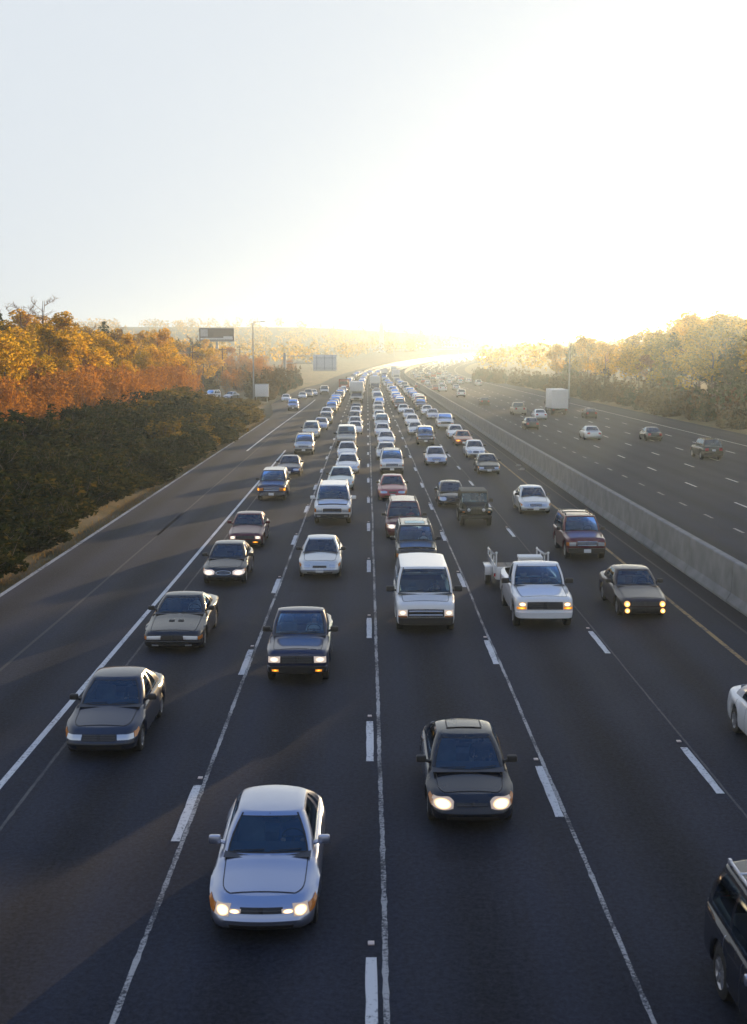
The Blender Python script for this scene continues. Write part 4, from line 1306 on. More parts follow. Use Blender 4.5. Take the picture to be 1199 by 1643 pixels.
def trailer():
    P = []
    P.append(('deck', bx(-.95, .95, 1.2, 4.4, .52, .60), 'deck'))
    for s_ in (1, -1):
        P.append(('side_panel', bx(min(s_ * .95, s_ * .99), max(s_ * .95, s_ * .99), 1.2, 4.4, .50, .98, bev=.01), 'paint'))
        P.append(('top_rail', tb([(s_ * .97, 1.15, 1.52), (s_ * .97, 2.1, 1.30), (s_ * .97, 4.4, 1.18)], .045, 6), 'paint'))
        for y in (1.22, 2.2, 3.3, 4.36): P.append(('post', tb([(s_ * .97, y, .98), (s_ * .97, y, 1.5 if y < 1.3 else 1.25)], .03, 6), 'paint'))
        m = MB(); m.box(min(s_ * 1.0, s_ * 1.28), max(s_ * 1.0, s_ * 1.28), 2.45, 3.45, .74, .80, bev=.02); m.box(min(s_ * 1.0, s_ * 1.28), max(s_ * 1.0, s_ * 1.28), 2.42, 2.5, .45, .79, bev=.02); P.append(('fender', m, 'paint'))
        P.append(('marker_lamp', bx(min(s_ * 1.0, s_ * 1.06), max(s_ * 1.0, s_ * 1.06), 1.15, 1.21, .62, .74), 'tail'))
    P.append(('front_panel', bx(-.95, .95, 1.14, 1.19, .50, .98, bev=.01), 'paint'))
    for k in range(6): P.append(('deck_board', bx(-.92 + .31 * k, -.64 + .31 * k, 1.25, 4.35, .60, .625), 'deck'))
    P.append(('tongue', (lambda m: (m.tube([(0, -.1, .5), (.5, 1.2, .52)], .045, 6), m.tube([(0, -.1, .5), (-.5, 1.2, .52)], .045, 6), m)[-1])(MB()), 'trim'))
    parts_template('trailer', 4.4, P, [(s_ * 1.13, 2.95) for s_ in (1, -1)], .33, .2)
trailer()

# ------------------------------------------------------------------ people at the wheel
def driver_mesh():
    J = [((0, 0, .09), .15, .13), ((0, .05, .28), .15, .115), ((0, .10, .45), .185, .12), ((0, .095, .545), .085, .07), ((0, .075, .61), .055, .055), ((0, .045, .68), .078, .09), ((0, .035, .76), .078, .088), ((0, .045, .81), .05, .055)]
    E_ = [(k, k + 1) for k in range(7)]
    for s_ in (1, -1):
        b = len(J)
        J += [((s_ * .19, .08, .47), .065, .065), ((s_ * .235, -.04, .27), .052, .052), ((s_ * .19, -.27, .33), .038, .038), ((s_ * .155, -.35, .36), .036, .03), ((s_ * .15, -.40, .345), .022, .02)]
        E_ += [(2, b), (b, b + 1), (b + 1, b + 2), (b + 2, b + 3), (b + 3, b + 4)]
        b = len(J)
        J += [((s_ * .11, -.02, .08), .09, .09), ((s_ * .14, -.42, .14), .068, .068), ((s_ * .13, -.62, -.12), .05, .05), ((s_ * .13, -.70, -.14), .04, .03)]
        E_ += [(0, b), (b, b + 1), (b + 1, b + 2), (b + 2, b + 3)]
    me = bpy.data.meshes.new('driver_skeleton')
    me.from_pydata([j[0] for j in J], E_, [])
    o = bpy.data.objects.new('driver_skeleton', me)
    col.objects.link(o)
    o.modifiers.new('skin', 'SKIN'); o.modifiers.new('sub', 'SUBSURF').levels = 1
    if not me.skin_vertices: me.attributes  # layer is made by the modifier
    sv = me.skin_vertices[0].data if me.skin_vertices else None
    if sv is not None:
        for k, j in enumerate(J): sv[k].radius = (j[1], j[2])
        sv[0].use_root = True
    dg = bpy.context.evaluated_depsgraph_get()
    ev = bpy.data.meshes.new_from_object(o.evaluated_get(dg))
    bpy.data.objects.remove(o)
    ev.materials.clear()
    for _ in range(2): ev.materials.append(TRIM)
    for p in ev.polygons:
        c = p.center
        p.use_smooth = True
        p.material_index = 1 if (c.z > .60 or (c.y < -.28 and c.z > .28 and abs(c.x) < .24)) else 0
    # nose and brow
    for v in ev.vertices:
        if v.co.z > .66 and v.co.z < .73 and abs(v.co.x) < .02 and v.co.y < 0: v.co.y -= .016
    hair = MB()
    for k in range(5):
        pass
    hair.lathe([(.0, .086), (.045, .088), (.09, .07), (.118, .035), (.124, .001)], 14, 'z', (0, .055, .735))
    hm = hair.mesh('hair', [TRIM])
    return ev, hm
DRV, HAIR = driver_mesh()
SKIN = simple('skin', (.42, .25, .18), .55)
HAIRM = simple('dark_hair', (.035, .025, .018), .6)
def driver(car, tname, label, shirt, x=None):
    S = TPL[tname]['S']
    if S is None: dx, dy, dz = .34, .32, .86
    else: dx, dy, dz = S.driver
    if x is not None: dx = x
    o = link(bpy.data.objects.new('person', DRV))
    o.location = car.location + Vector((dx, dy, dz)); o.scale = (.95, .95, .95)
    for k, m in enumerate((shirt, SKIN)):
        o.material_slots[k].link = 'OBJECT'; o.material_slots[k].material = m
    tag(o, label, 'person', 'people riding in the queue')
    h = link(bpy.data.objects.new('hair', HAIR), o); set_mat(h, HAIRM)
    return o

# ------------------------------------------------------------------ the traffic
PC = dict(
    silver=paint('silver_paint', (.37, .41, .53), .85, .3), black=paint('black_paint', (.010, .012, .019), .1, .25), slate=paint('slate_blue_paint', (.022, .03, .055), .25),
    navy=paint('navy_paint', (.012, .02, .06), .3, .28), white=paint('white_paint', (.72, .72, .72), .0, .35), cream=paint('cream_paint', (.66, .62, .52), .0, .35),
    pearl=paint('pearl_silver_paint', (.56, .58, .58), .35), palegreen=paint('pale_green_paint', (.46, .55, .52), .25), maroon=paint('maroon_paint', (.10, .012, .02), .35),
    red=paint('red_paint', (.30, .012, .025), .2), orange=paint('copper_paint', (.36, .09, .03), .3), green=paint('dark_green_paint', (.006, .011, .010), .1, .3),
    charcoal=paint('charcoal_paint', (.022, .023, .027), .25), beige=paint('beige_paint', (.42, .37, .29), .35), brown=paint('brown_paint', (.035, .022, .02), .2), truckred=paint('truck_red_paint', (.30, .03, .025), .0),
    box=simple('white_box_panel', (.74, .73, .70), .5, vary=.06, vscale=1.2), teal=paint('teal_paint', (.02, .09, .10), .35))
PC['canvas'] = simple('beige_hard_top', (.40, .36, .28), .7, vary=.1)
DECKM = simple('weathered_plank', (.22, .19, .15), .9, vary=.4, vscale=9)
FIXED['deck'] = DECKM
FIXED['glassdark'] = glass('dark_cab_glass', (.08, .1, .11), .1)
FIXED['box'] = PC['box']; FIXED['bump'] = TRIM

def front_d(py): return 18360 / (py - 568) - 1.85
LANES = {'A': 'leftmost lane', 'B': 'second lane from left', 'C': 'lane right of the centre dashes', 'D': 'fourth lane from left', 'E': 'lane beside the median barrier'}
ORD = ['', 'first', 'second', 'third', 'fourth', 'fifth', 'sixth', 'seventh', 'eighth', 'ninth', 'tenth', 'eleventh', 'twelfth', 'thirteenth', 'fourteenth', 'fifteenth', 'sixteenth', 'seventeenth', 'eighteenth', 'nineteenth', 'twentieth']
NAMES = {'small_pickup': ('pickup_truck', 'pickup'), 'full_pickup': ('pickup_truck', 'pickup'), 'box_van': ('van', 'van'), 'round_minivan': ('minivan', 'van'), 'jeep': ('jeep', 'jeep'), 'cargo_truck': ('box_truck', 'truck'), 'overcab_truck': ('box_truck', 'truck'), 'tipper': ('tipper_truck', 'truck'),
         'two_tone_suv': ('sport_utility_vehicle', 'suv'), 'plain_suv': ('sport_utility_vehicle', 'suv'), 'sunroof_suv': ('sport_utility_vehicle', 'suv'), 'large_suv': ('sport_utility_vehicle', 'suv')}
def V(p, **k):
    d = dict(paint=PC[p], paint2=PC['charcoal'], top=PC['canvas'])
    d.update(k); return d
count = {k: 0 for k in LANES}
lanecars = {k: [] for k in LANES}
GQ = 'vehicles queueing towards the bridge'
def car(lane, t, px, py, v, desc, full=None, drv=None, x=None, d=None, lod=None):
    """a vehicle of the queue; px, py: middle of its front tyres on the road in the photograph"""
    dd = front_d(py) if d is None else d
    xx = (px - 590) / (py - 568) * 8.97 if x is None else x
    count[lane] += 1
    lab = full or f"{desc}, {ORD[count[lane]]} vehicle back in the {LANES[lane]}"
    nm, cat = NAMES.get(t, ('car', 'car'))
    if lod is None: lod = 0 if dd < 115 else (1 if dd < 190 else 2)
    o = place(t, nm, xx, dd, 0, v, lab, cat, GQ, lod=lod)
    lanecars[lane].append(dd)
    if drv:
        for item in (drv if isinstance(drv, list) else [drv]):
            driver(o, t, item[0], item[1], item[2] if len(item) > 2 else None)
    return o
SH = {k: simple('shirt_' + k, c, .85) for k, c in dict(white=(.6, .6, .6), blue=(.06, .1, .22), red=(.42, .03, .03), dark=(.03, .03, .035), tan=(.35, .27, .18)).items()}
LIT0 = dict(lamp=LIT)
# leftmost lane
car('A', 'dark_saloon', 170, 1205, V('slate'), '', 'slate blue saloon with unlit lamps, nearest car in the leftmost lane', ('driver in dark clothes inside the slate blue saloon', SH['dark']))
car('A', 'scoop_coupe', 282, 1040, V('black'), '', 'long black coupe with two hood scoops in the leftmost lane', ('driver in a white shirt in the coupe with hood scoops', SH['white']))
car('A', 'oval_sedan', 362, 936, V('black', lamp=LITW), '', 'dark sedan with an oval chrome grille, third in the leftmost lane', ('driver in blue inside the oval grille sedan', SH['blue']))
car('A', 'square_saloon', 396, 877, V('maroon', lamp=LITW, signal=LITA, bumper=TRIM), '', 'dark square saloon with lit lamps close behind the oval grille sedan', ('driver in tan inside the dark square saloon', SH['tan']))
car('A', 'two_tone_suv', 437, 802, V('navy', roof=PC['cream'], signal=LITA, lamp=AMBER), '', 'dark blue suv with pale roof and amber lamps in the leftmost lane', ('driver in white inside the dark blue suv', SH['white']))
car('A', 'smooth_sedan', 464, 764, V('navy', hood=PC['silver'], lamp=LENS), 'dark blue sedan with bright hood')  # silver hood stands in for bright sky reflected on dark blue paint
car('A', 'plain_suv', 488, 729, V('pearl', bumper=TRIM), 'silver suv with black bumper')
car('A', 'round_minivan', 499, 703, V('cream', lamp=LENS), 'cream minivan')
car('A', 'plain_sedan', 515, 690, V('silver'), 'silver sedan')
car('A', 'square_saloon', 523, 680, V('charcoal'), 'charcoal saloon')
car('A', 'slim_sedan', 524, 670, V('white'), 'white sedan')
car('A', 'plain_suv', 532, 663, V('beige'), 'beige suv')
# second lane
car('B', 'silver_coupe', 425, 1482, V('silver', lamp=LIT, fog=LIT), '', 'silver blue coupe with lit headlights, nearest of all cars', ('driver in blue inside the nearest silver blue coupe', SH['blue']))
car('B', 'small_pickup', 479, 1090, V('navy', lamp=LITW, signal=LITA, paint2=PC['charcoal']), '', 'dark blue pickup with lit lamps behind the nearest silver coupe', ('driver in a white shirt inside the dark blue pickup', SH['white']))
car('B', 'plain_sedan', 514, 925, V('pearl'), '', 'pale silver sedan with black mirrors between the dark pickup and white suv', ('driver in dark clothes inside the pale silver sedan', SH['dark']))
car('B', 'large_suv', 534, 840, V('white'), '', 'big white suv with dark bumper and hood deflector', ('driver in blue inside the big white suv', SH['blue']))
car('B', 'slim_sedan', 547, 786, V('palegreen'), '', 'pale green sedan half hidden behind the big white suv')
car('B', 'smooth_sedan', 558, 760, V('white'), 'white rounded sedan')
car('B', 'oval_sedan', 557, 737, V('white'), 'white sedan with an oval grille')
car('B', 'box_van', 556, 716, V('cream'), 'cream van')
car('B', 'plain_sedan', 570, 697, V('white'), 'white sedan')
car('B', 'smooth_sedan', 570, 688, V('pearl'), 'silver sedan')
car('B', 'slim_sedan', 569, 678, V('charcoal'), 'charcoal sedan')
car('B', 'plain_sedan', 571, 668, V('white'), 'small white sedan')
car('B', 'plain_sedan', 572, 662, V('slate'), 'slate sedan')
car('B', 'overcab_truck', 571, 648, V('white'), '', 'tall white box truck in the queue seen head on', d=231, x=-2.0)
# centre-right lane
car('C', 'sunroof_hatch', 753, 1315, V('black', lamp=LIT), '', 'black hatchback with sunroof and lit slanted headlights', ('driver in dark clothes inside the black hatchback', SH['dark']))
car('C', 'box_van', 682, 1010, V('white', lamp=LITW), '', 'white van with dark bumper and black mirrors', ('driver in tan inside the white van', SH['tan']))
car('C', 'sunroof_suv', 668, 915, V('charcoal'), '', 'dark suv with sunroof and roof rails right behind the white van', ('driver in white inside the dark sunroof suv', SH['white']))
car('C', 'round_minivan', 649, 864, V('maroon', lamp=LITW), '', 'maroon minivan behind the dark sunroof suv', [('person in red at the wheel of the maroon minivan', SH['red'])])
car('C', 'smooth_sedan', 630, 802, V('red'), '', 'bright red sedan in the lane right of the centre dashes', ('driver in dark clothes inside the red sedan', SH['dark']))
car('C', 'plain_suv', 629, 761, V('white'), 'white suv with black bumper')
car('C', 'oval_sedan', 620, 738, V('pearl'), 'silver sedan')
car('C', 'slim_sedan', 620, 716, V('white'), 'white sedan')
car('C', 'plain_sedan', 614, 701, V('white'), 'white sedan')
car('C', 'round_minivan', 613, 688, V('pearl'), 'silver minivan')
car('C', 'smooth_sedan', 609, 676, V('white'), 'small white sedan')
car('C', 'plain_sedan', 608, 666, V('beige'), 'beige sedan')
car('C', 'oval_sedan', 607, 658, V('white'), 'distant white sedan')
# fourth lane
car('D', 'plain_suv', 0, 0, V('black', silver=PC['silver'], trim=PC['silver']), '', 'dark suv with pale roof rails cut off at the bottom right corner', x=5.75, d=13.0, lod=0)
f150 = car('D', 'full_pickup', 870, 1005, V('white', lamp=LIT, signal=LITA, bedmat=PC['white']), '', 'white full size pickup with lit amber lamps towing a trailer', ('driver in tan inside the white pickup towing a trailer', SH['tan']))
car('D', 'jeep', 763, 843, V('green', top=simple('dark_hard_top', (.10, .095, .08), .7, vary=.1)), '', 'dark green jeep with flat fenders and a hard top', ('driver in dark clothes inside the green jeep', SH['dark']))
car('D', 'sunroof_hatch', 725, 813, V('black'), '', 'dark hatchback with sunroof just left behind the green jeep')
car('D', 'slim_sedan', 700, 747, V('silver'), 'silver sedan with broad grille')
car('D', 'two_tone_suv', 683, 714, V('black', roof=PC['cream'], hood=PC['white'], bumper=TRIM), 'black and white suv')
car('D', 'plain_sedan', 667, 698, V('pearl'), 'silver sedan')
car('D', 'smooth_sedan', 662, 684, V('white'), 'white rounded sedan')
car('D', 'oval_sedan', 657, 673, V('silver'), 'grey sedan')
car('D', 'plain_sedan', 648, 664, V('white'), 'white sedan')
car('D', 'round_minivan', 642, 657, V('maroon'), 'maroon minivan')
# lane by the median
car('E', 'plain_sedan', 0, 0, V('white'), '', 'white sedan cut off by the right edge of the picture', x=9.5, d=25.6)
car('E', 'quad_saloon', 1028, 988, V('brown', lamp=LITQ), '', 'dark brown saloon with four glowing round lamps')
car('E', 'plain_suv', 938, 896, V('maroon', bumper=PC['maroon'], rack=PC['cream']), '', 'maroon suv behind the four lamp saloon, beside the barrier')
car('E', 'slim_sedan', 858, 824, V('pearl'), '', 'pale silver sedan behind the maroon suv, beside the barrier', ('driver in blue inside the pale sedan by the barrier', SH['blue']))
car('E', 'plain_sedan', 784, 761, V('green'), 'dark green sedan')
car('E', 'oval_sedan', 763, 734, V('white'), 'white sedan with an oval grille')
car('E', 'smooth_sedan', 744, 715, V('orange', lamp=LITA), 'copper coloured sedan')
car('E', 'slim_sedan', 732, 704, V('white'), 'white sedan')
car('E', 'full_pickup', 715, 689, V('white', bumper=TRIM), 'white pickup')
car('E', 'plain_sedan', 695, 673, V('silver'), 'silver sedan')
car('E', 'smooth_sedan', 686, 666, V('white'), 'white rounded sedan')
car('E', 'plain_suv', 676, 658, V('charcoal'), 'charcoal suv')
# trailer and its load
tl = place('trailer', 'utility_trailer', f150.location.x + .05, f150.location.y + 2.75 + .05, 0, V('white'), 'white open utility trailer hitched behind the white pickup', 'trailer', lod=0)
tb_ = MB(); tb_.box(-.42, .42, -.3, .3, 0, .62, bev=.04); tb_.box(-.45, .45, -.33, .33, .60, .70, bev=.02)
o = tb_.build('tool_chest', PC['box']); o.location = (tl.location.x + .35, tl.location.y - .5, .626)
tag(o, 'white tool chest standing on the open trailer', 'chest')

# the far queue, lane by lane, out to the bend
rnd = random.Random(11)
FARV = ['white'] * 7 + ['pearl'] * 4 + ['silver'] * 4 + ['cream', 'beige', 'charcoal', 'slate', 'red', 'maroon', 'palegreen', 'black']
FART = ['plain_sedan', 'slim_sedan', 'smooth_sedan', 'oval_sedan', 'silver_coupe', 'plain_sedan', 'plain_suv', 'two_tone_suv', 'round_minivan', 'small_pickup', 'box_van', 'large_suv', 'full_pickup']
FVM = {k: dict(paint=PC[k], paint2=PC['charcoal'], top=PC['canvas']) for k in PC}
GF = 'tiny vehicles in the far jam'
def far_place(t, u, d, p, label, group, away=False, rear=None):
    dx = 5.25e-7 * (d - 300) ** 2 if d > 300 else 0.0
    q = 1 / math.sqrt(1 + dx * dx)
    nm, cat = NAMES.get(t, ('car', 'car'))
    v = FVM[p] if rear is None else dict(FVM[p], tail=rear)
    return place(t, nm, road_x(d) + u * q, d, road_z(d), v, label, cat, group, away=away, lod=2, rz=-math.atan(dx), pitch=math.atan(4.48e-5 * (d - 500)) if d > 500 else 0)
LU = dict(A=-5.6, B=-1.75, C=1.9, D=5.5, E=9.1)
for ln, u in LU.items():
    d = max(lanecars[ln]) + 9
    if ln == 'B': d = 245
    while d < 560:
        t = rnd.choice(FART); p = rnd.choice(FARV)
        if d > 290 and rnd.random() < .05: t = rnd.choice(['cargo_truck', 'overcab_truck'])
        count[ln] += 1
        if ln == 'A' and 294 < d < 306:
            far_place('tipper', u, d, 'truckred', 'red tipper truck with exhaust stack in the far queue', GQ); d += 13; continue
        if d < 262:
            nmw = NAMES.get(t, ('car', 'car'))[0].replace('_', ' ')
            lab = f" {FVM[p]['paint'].name.replace('_paint', '').replace('_', ' ')} {nmw}, {ORD[min(20, count[ln])]} vehicle back in the {LANES[ln]}"
            if nmw == 'sport utility vehicle': lab = lab.replace(nmw, 'suv')
            far_place(t, u + rnd.uniform(-.25, .25), d, p, lab, GQ)
        else:
            far_place(t, u + rnd.uniform(-.3, .3), d, p, 'tiny sunlit vehicle in the far jam on the approach to the bend', GF)
        d += rnd.uniform(7.6, 15.5) + (4.5 if 'truck' in t else 0)
# beyond 560 m: too small and too many to pick apart
jam = MB()
bp = MB()
bp.add([(-.8, 0, .25), (.8, 0, .25), (.8, 4.4, .25), (-.8, 4.4, .25), (-.85, 0, .8), (.85, 0, .8), (.85, 4.4, .9), (-.85, 4.4, .9), (-.75, 1.3, .92), (.75, 1.3, .92), (.75, 4.0, .95), (-.75, 4.0, .95), (-.6, 2.0, 1.42), (.6, 2.0, 1.42), (.6, 3.4, 1.42), (-.6, 3.4, 1.42)],
       [(0, 1, 5, 4), (1, 2, 6, 5), (2, 3, 7, 6), (3, 0, 4, 7), (4, 5, 9, 8), (10, 11, 7, 6), (5, 6, 10, 9), (4, 8, 11, 7), (8, 9, 13, 12), (9, 10, 14, 13), (10, 11, 15, 14), (11, 8, 12, 15), (12, 13, 14, 15)])
jm = [PC['white'], PC['silver'], PC['charcoal'], PC['cream'], GLASS]
for ln, u in list(LU.items()) + [('R1', 17.2), ('R2', 20.5), ('R3', 24), ('R4', 27.7), ('R5', 31.3)]:
    d = 565.0
    while d < 1150:
        dx = 5.25e-7 * (d - 300) ** 2; q = 1 / math.sqrt(1 + dx * dx)
        M = Matrix.Translation((road_x(d) + u * q, d - u * dx * q, road_z(d))) @ Matrix.Rotation(-math.atan(dx), 4, 'Z')
        mi = rnd.choice([0, 0, 0, 1, 1, 2, 3])
        vs_ = [M @ Vector(p) for p in bp.v]
        jam.add(vs_, [f for k, f in enumerate(bp.f) if k not in (8, 9, 10, 11)], mi); jam.add(vs_, [bp.f[k] for k in (8, 9, 10, 11)], 2)
        d += rnd.uniform(8, 14) * (1 if ln in LU else 3.2)
tag(jam.build('distant_traffic', jm), 'mass of glinting traffic on the far bend', 'traffic', kind='stuff')

# the ramp joining from the left
RG = 'vehicles merging from the ramp on the left'
for t, x, d, p, lab in (('plain_suv', -11.9, 201, 'silver', 'silver suv alone on the shoulder lane left of the queue'), ('slim_sedan', -15.4, 238, 'white', 'white sedan on the ramp nearest the shrubs'),
                        ('plain_sedan', -13.0, 252, 'pearl', 'silver sedan second in the ramp line'), ('round_minivan', -12.3, 262, 'beige', 'beige minivan third in the ramp line'),
                        ('oval_sedan', -11.6, 271, 'white', 'white sedan at the tail of the ramp line'), ('box_van', -9.6, 281, 'white', 'white van where ramp and leftmost lane meet')):
    nm, cat = NAMES.get(t, ('car', 'car'))
    place(t, nm, x, d, 0, FVM[p], lab, cat, RG, lod=2, rz=.05)
# the other carriageway, driving away
RA = 'vehicles driving away beyond the barrier'
TLIT = dict(tail=BRAKE)
for t, px, py, p, lab in (
        ('plain_suv', 1146, 739, 'black', 'dark suv driving away nearest the right edge of the picture'),
        ('dark_saloon', 1052, 709, 'black', 'dark saloon driving away ahead of the rightmost suv'),
        ('smooth_sedan', 954, 707, 'pearl', 'silver white sedan driving away alone beyond the barrier'),
        ('square_saloon', 950, 672, 'brown', 'dark brown car driving away in the far right lane'),
        ('oval_sedan', 855, 690, 'charcoal', 'dark sedan driving away closest behind the barrier'),
        ('slim_sedan', 869, 674, 'white', 'white sedan driving away left of the white box truck'),
        ('full_pickup', 835, 667, 'beige', 'pale pickup driving away left of the white box truck'),
        ('square_saloon', 779, 651, 'brown', 'small dark car driving away in the lane by the barrier'),
        ('plain_suv', 741, 638, 'white', 'white suv driving away, first beyond the small dark car'),
        ('smooth_sedan', 733, 626, 'pearl', 'tiny silver sedan driving away right of the tiny red cars'),
        ('full_pickup', 711, 629, 'white', 'tiny white pickup driving away beside the red cars'),
        ('oval_sedan', 699, 627, 'red', 'tiny red sedan driving away left of the tiny white pickup'),
        ('slim_sedan', 690, 629, 'maroon', 'tiny maroon sedan driving away, lowest of the red cars'),
        ('oval_sedan', 678, 625, 'red', 'tiny red sedan driving away, second from the barrier'),
        ('plain_sedan', 671, 623, 'red', 'tiny red sedan driving away, closest to the barrier')):
    x, d = gp(px, py)
    nm, cat = NAMES.get(t, ('car', 'car'))
    place(t, nm, x, d, 0, dict(FVM[p], paint2=PC['charcoal']), lab, cat, RA, away=True, lod=0 if d < 125 else (1 if d < 200 else 2))
place('cargo_truck', 'box_truck', 28.2, 186, 0, dict(FVM['white']), 'white box truck driving away on the right carriageway', 'truck', RA, away=True, lod=1)
for u in (17.2, 20.5, 24, 27.7, 31.3):
    d = 350 + rnd.uniform(0, 30)
    while d < 555:
        far_place(rnd.choice(FART), u, d, rnd.choice(FARV), 'tiny vehicle driving away on the far right carriageway', 'tiny vehicles driving away', True)
        d += rnd.uniform(22, 58)
# ------------------------------------------------------------------ vegetation
def leaf_mat(name, cols_, trans=0.5, tcol=None):
    m, n, l, p = nodes(name)
    n.remove(p)
    geo = n.new('ShaderNodeNewGeometry'); oi = n.new('ShaderNodeObjectInfo')
    r = n.new('ShaderNodeValToRGB')
    els = r.color_ramp.elements
    els[0].position = 0; els[0].color = (*cols_[0], 1); els[1].position = 1; els[1].color = (*cols_[-1], 1)
    for k, c in enumerate(cols_[1:-1]):
        e = els.new((k + 1) / (len(cols_) - 1)); e.color = (*c, 1)
    a = n.new('ShaderNodeMath'); a.operation = 'MULTIPLY_ADD'; a.inputs[1].default_value = .7
    b = n.new('ShaderNodeMath'); b.operation = 'MULTIPLY'; b.inputs[1].default_value = .3
    l.new(oi.outputs['Random'], b.inputs[0]); l.new(geo.outputs['Random Per Island'], a.inputs[0]); l.new(b.outputs[0], a.inputs[2])
    l.new(a.outputs[0], r.inputs['Fac'])
    d = n.new('ShaderNodeBsdfDiffuse'); t = n.new('ShaderNodeBsdfTranslucent'); mx = n.new('ShaderNodeMixShader')
    mx.inputs[0].default_value = trans
    l.new(r.outputs['Color'], d.inputs['Color'])
    hs = n.new('ShaderNodeMix'); hs.data_type = 'RGBA'; hs.blend_type = 'MULTIPLY'; hs.inputs['Factor'].default_value = 1
    hs.inputs['B'].default_value = (*(tcol or (1.6, 1.3, .7)), 1)
    l.new(r.outputs['Color'], hs.inputs['A']); l.new(hs.outputs['Result'], t.inputs['Color'])
    l.new(d.outputs[0], mx.inputs[1]); l.new(t.outputs[0], mx.inputs[2]); l.new(mx.outputs[0], n['Material Output'].inputs['Surface'])
    return m
BARK = simple('bark', (.10, .075, .055), .9, vary=.4, vscale=4, bump=.5, bscale=12)
TWIG = simple('bare_twigs', (.26, .14, .07), .9, vary=.3)
GOLD = leaf_mat('golden_leaves', [(.10, .10, .02), (.28, .21, .03), (.50, .34, .045), (.62, .42, .05)], .7, (1.7, 1.4, .55))
PINE = leaf_mat('pine_needles', [(.018, .032, .012), (.035, .055, .018), (.06, .075, .02)], .35)
DRY = leaf_mat('dry_brown_leaves', [(.17, .08, .025), (.32, .155, .04), (.45, .23, .055)], .62)
SHR = leaf_mat('shrub_leaves', [(.006, .013, .005), (.014, .025, .008), (.035, .04, .012), (.10, .08, .02)], .4)
SUNSHR = leaf_mat('sun_tinted_shrub_leaves', [(.04, .045, .012), (.11, .09, .02), (.22, .16, .03)], .5)  # paler, warmer shrub leaves: sunlight put into the leaf colour
HEDGE = leaf_mat('hedge_leaves', [(.03, .024, .01), (.07, .045, .016), (.13, .08, .025)], .45)

def leaves(rng, clumps, n_, size, flat=0.4):
    m = MB()
    w = [c[3] * c[4] * c[5] for c in clumps]; tot = sum(w)
    vs_, fs_ = [], []
    for c, wt in zip(clumps, w):
        k_ = max(4, int(n_ * wt / tot))
        for _ in range(k_):
            while True:
                p = Vector((rng.uniform(-1, 1), rng.uniform(-1, 1), rng.uniform(-1, 1)))
                if 0.05 < p.length < 1: break
            rr = p.length ** .45; p.normalize(); p *= rr * (1 + .25 * noise.noise(p * 2.3 + Vector(c[:3])))
            q = Vector((c[0] + p.x * c[3], c[1] + p.y * c[4], c[2] + p.z * c[5]))
            d = Vector((rng.gauss(0, 1), rng.gauss(0, 1), rng.gauss(0, flat))).normalized()
            e = d.cross(Vector((rng.gauss(0, 1), rng.gauss(0, 1), rng.gauss(0, 1)))).normalized()
            s_ = size * rng.uniform(.6, 1.35)
            b = len(vs_)
            vs_ += [q - d * s_ * .5, q + e * s_ * .28, q + d * s_ * .55, q - e * s_ * .28]
            fs_.append((b, b + 1, b + 2, b + 3))
    m.add(vs_, fs_)
    return m

def limbs(rng, h, r0, n_, spread, start=.3, fine=0):
    m = MB(); tips = []
    tr = [Vector((0, 0, -.4))]
    for k in range(1, 7):
        tr.append(Vector((rng.uniform(-.12, .12) * k * .35, rng.uniform(-.12, .12) * k * .35, h * k / 6)))
    m.tube(tr, [r0 * (1 - .14 * k) for k in range(7)], 7)
    for k in range(n_):
        t = start + (1 - start) * (k + rng.random()) / n_
        f = t * 6; j = min(5, int(f)); b = tr[j].lerp(tr[j + 1], f - j)
        a = rng.uniform(0, 2 * math.pi); ln = spread * (1.15 - .7 * t) * rng.uniform(.7, 1.2)
        up = rng.uniform(.25, .8)
        p1 = b + Vector((math.cos(a), math.sin(a), up)) * ln * .5
        p2 = b + Vector((math.cos(a + .2), math.sin(a + .2), up * 1.3)) * ln
        m.tube([b, p1, p2], [r0 * .38 * (1 - .6 * t), r0 * .24 * (1 - .5 * t), r0 * .06], 5, cap=False)
        tips.append((p1, p2))
        for _ in range(fine):
            q = p1.lerp(p2, rng.random()); d = Vector((rng.gauss(0, 1), rng.gauss(0, 1), rng.uniform(.1, 1.4))).normalized() * ln * rng.uniform(.3, .6)
            m.tube([q, q + d * .6, q + d + Vector((rng.gauss(0, .15), rng.gauss(0, .15), .1))], [.035, .022, .008], 3, cap=False)
            for _ in range(2):
                q2 = q + d * rng.uniform(.3, .9); e = (d.normalized() + Vector((rng.gauss(0, .7), rng.gauss(0, .7), rng.gauss(.1, .5)))) * ln * .22
                m.tube([q2, q2 + e], [.018, .006], 3, cap=False)
    return m, tips

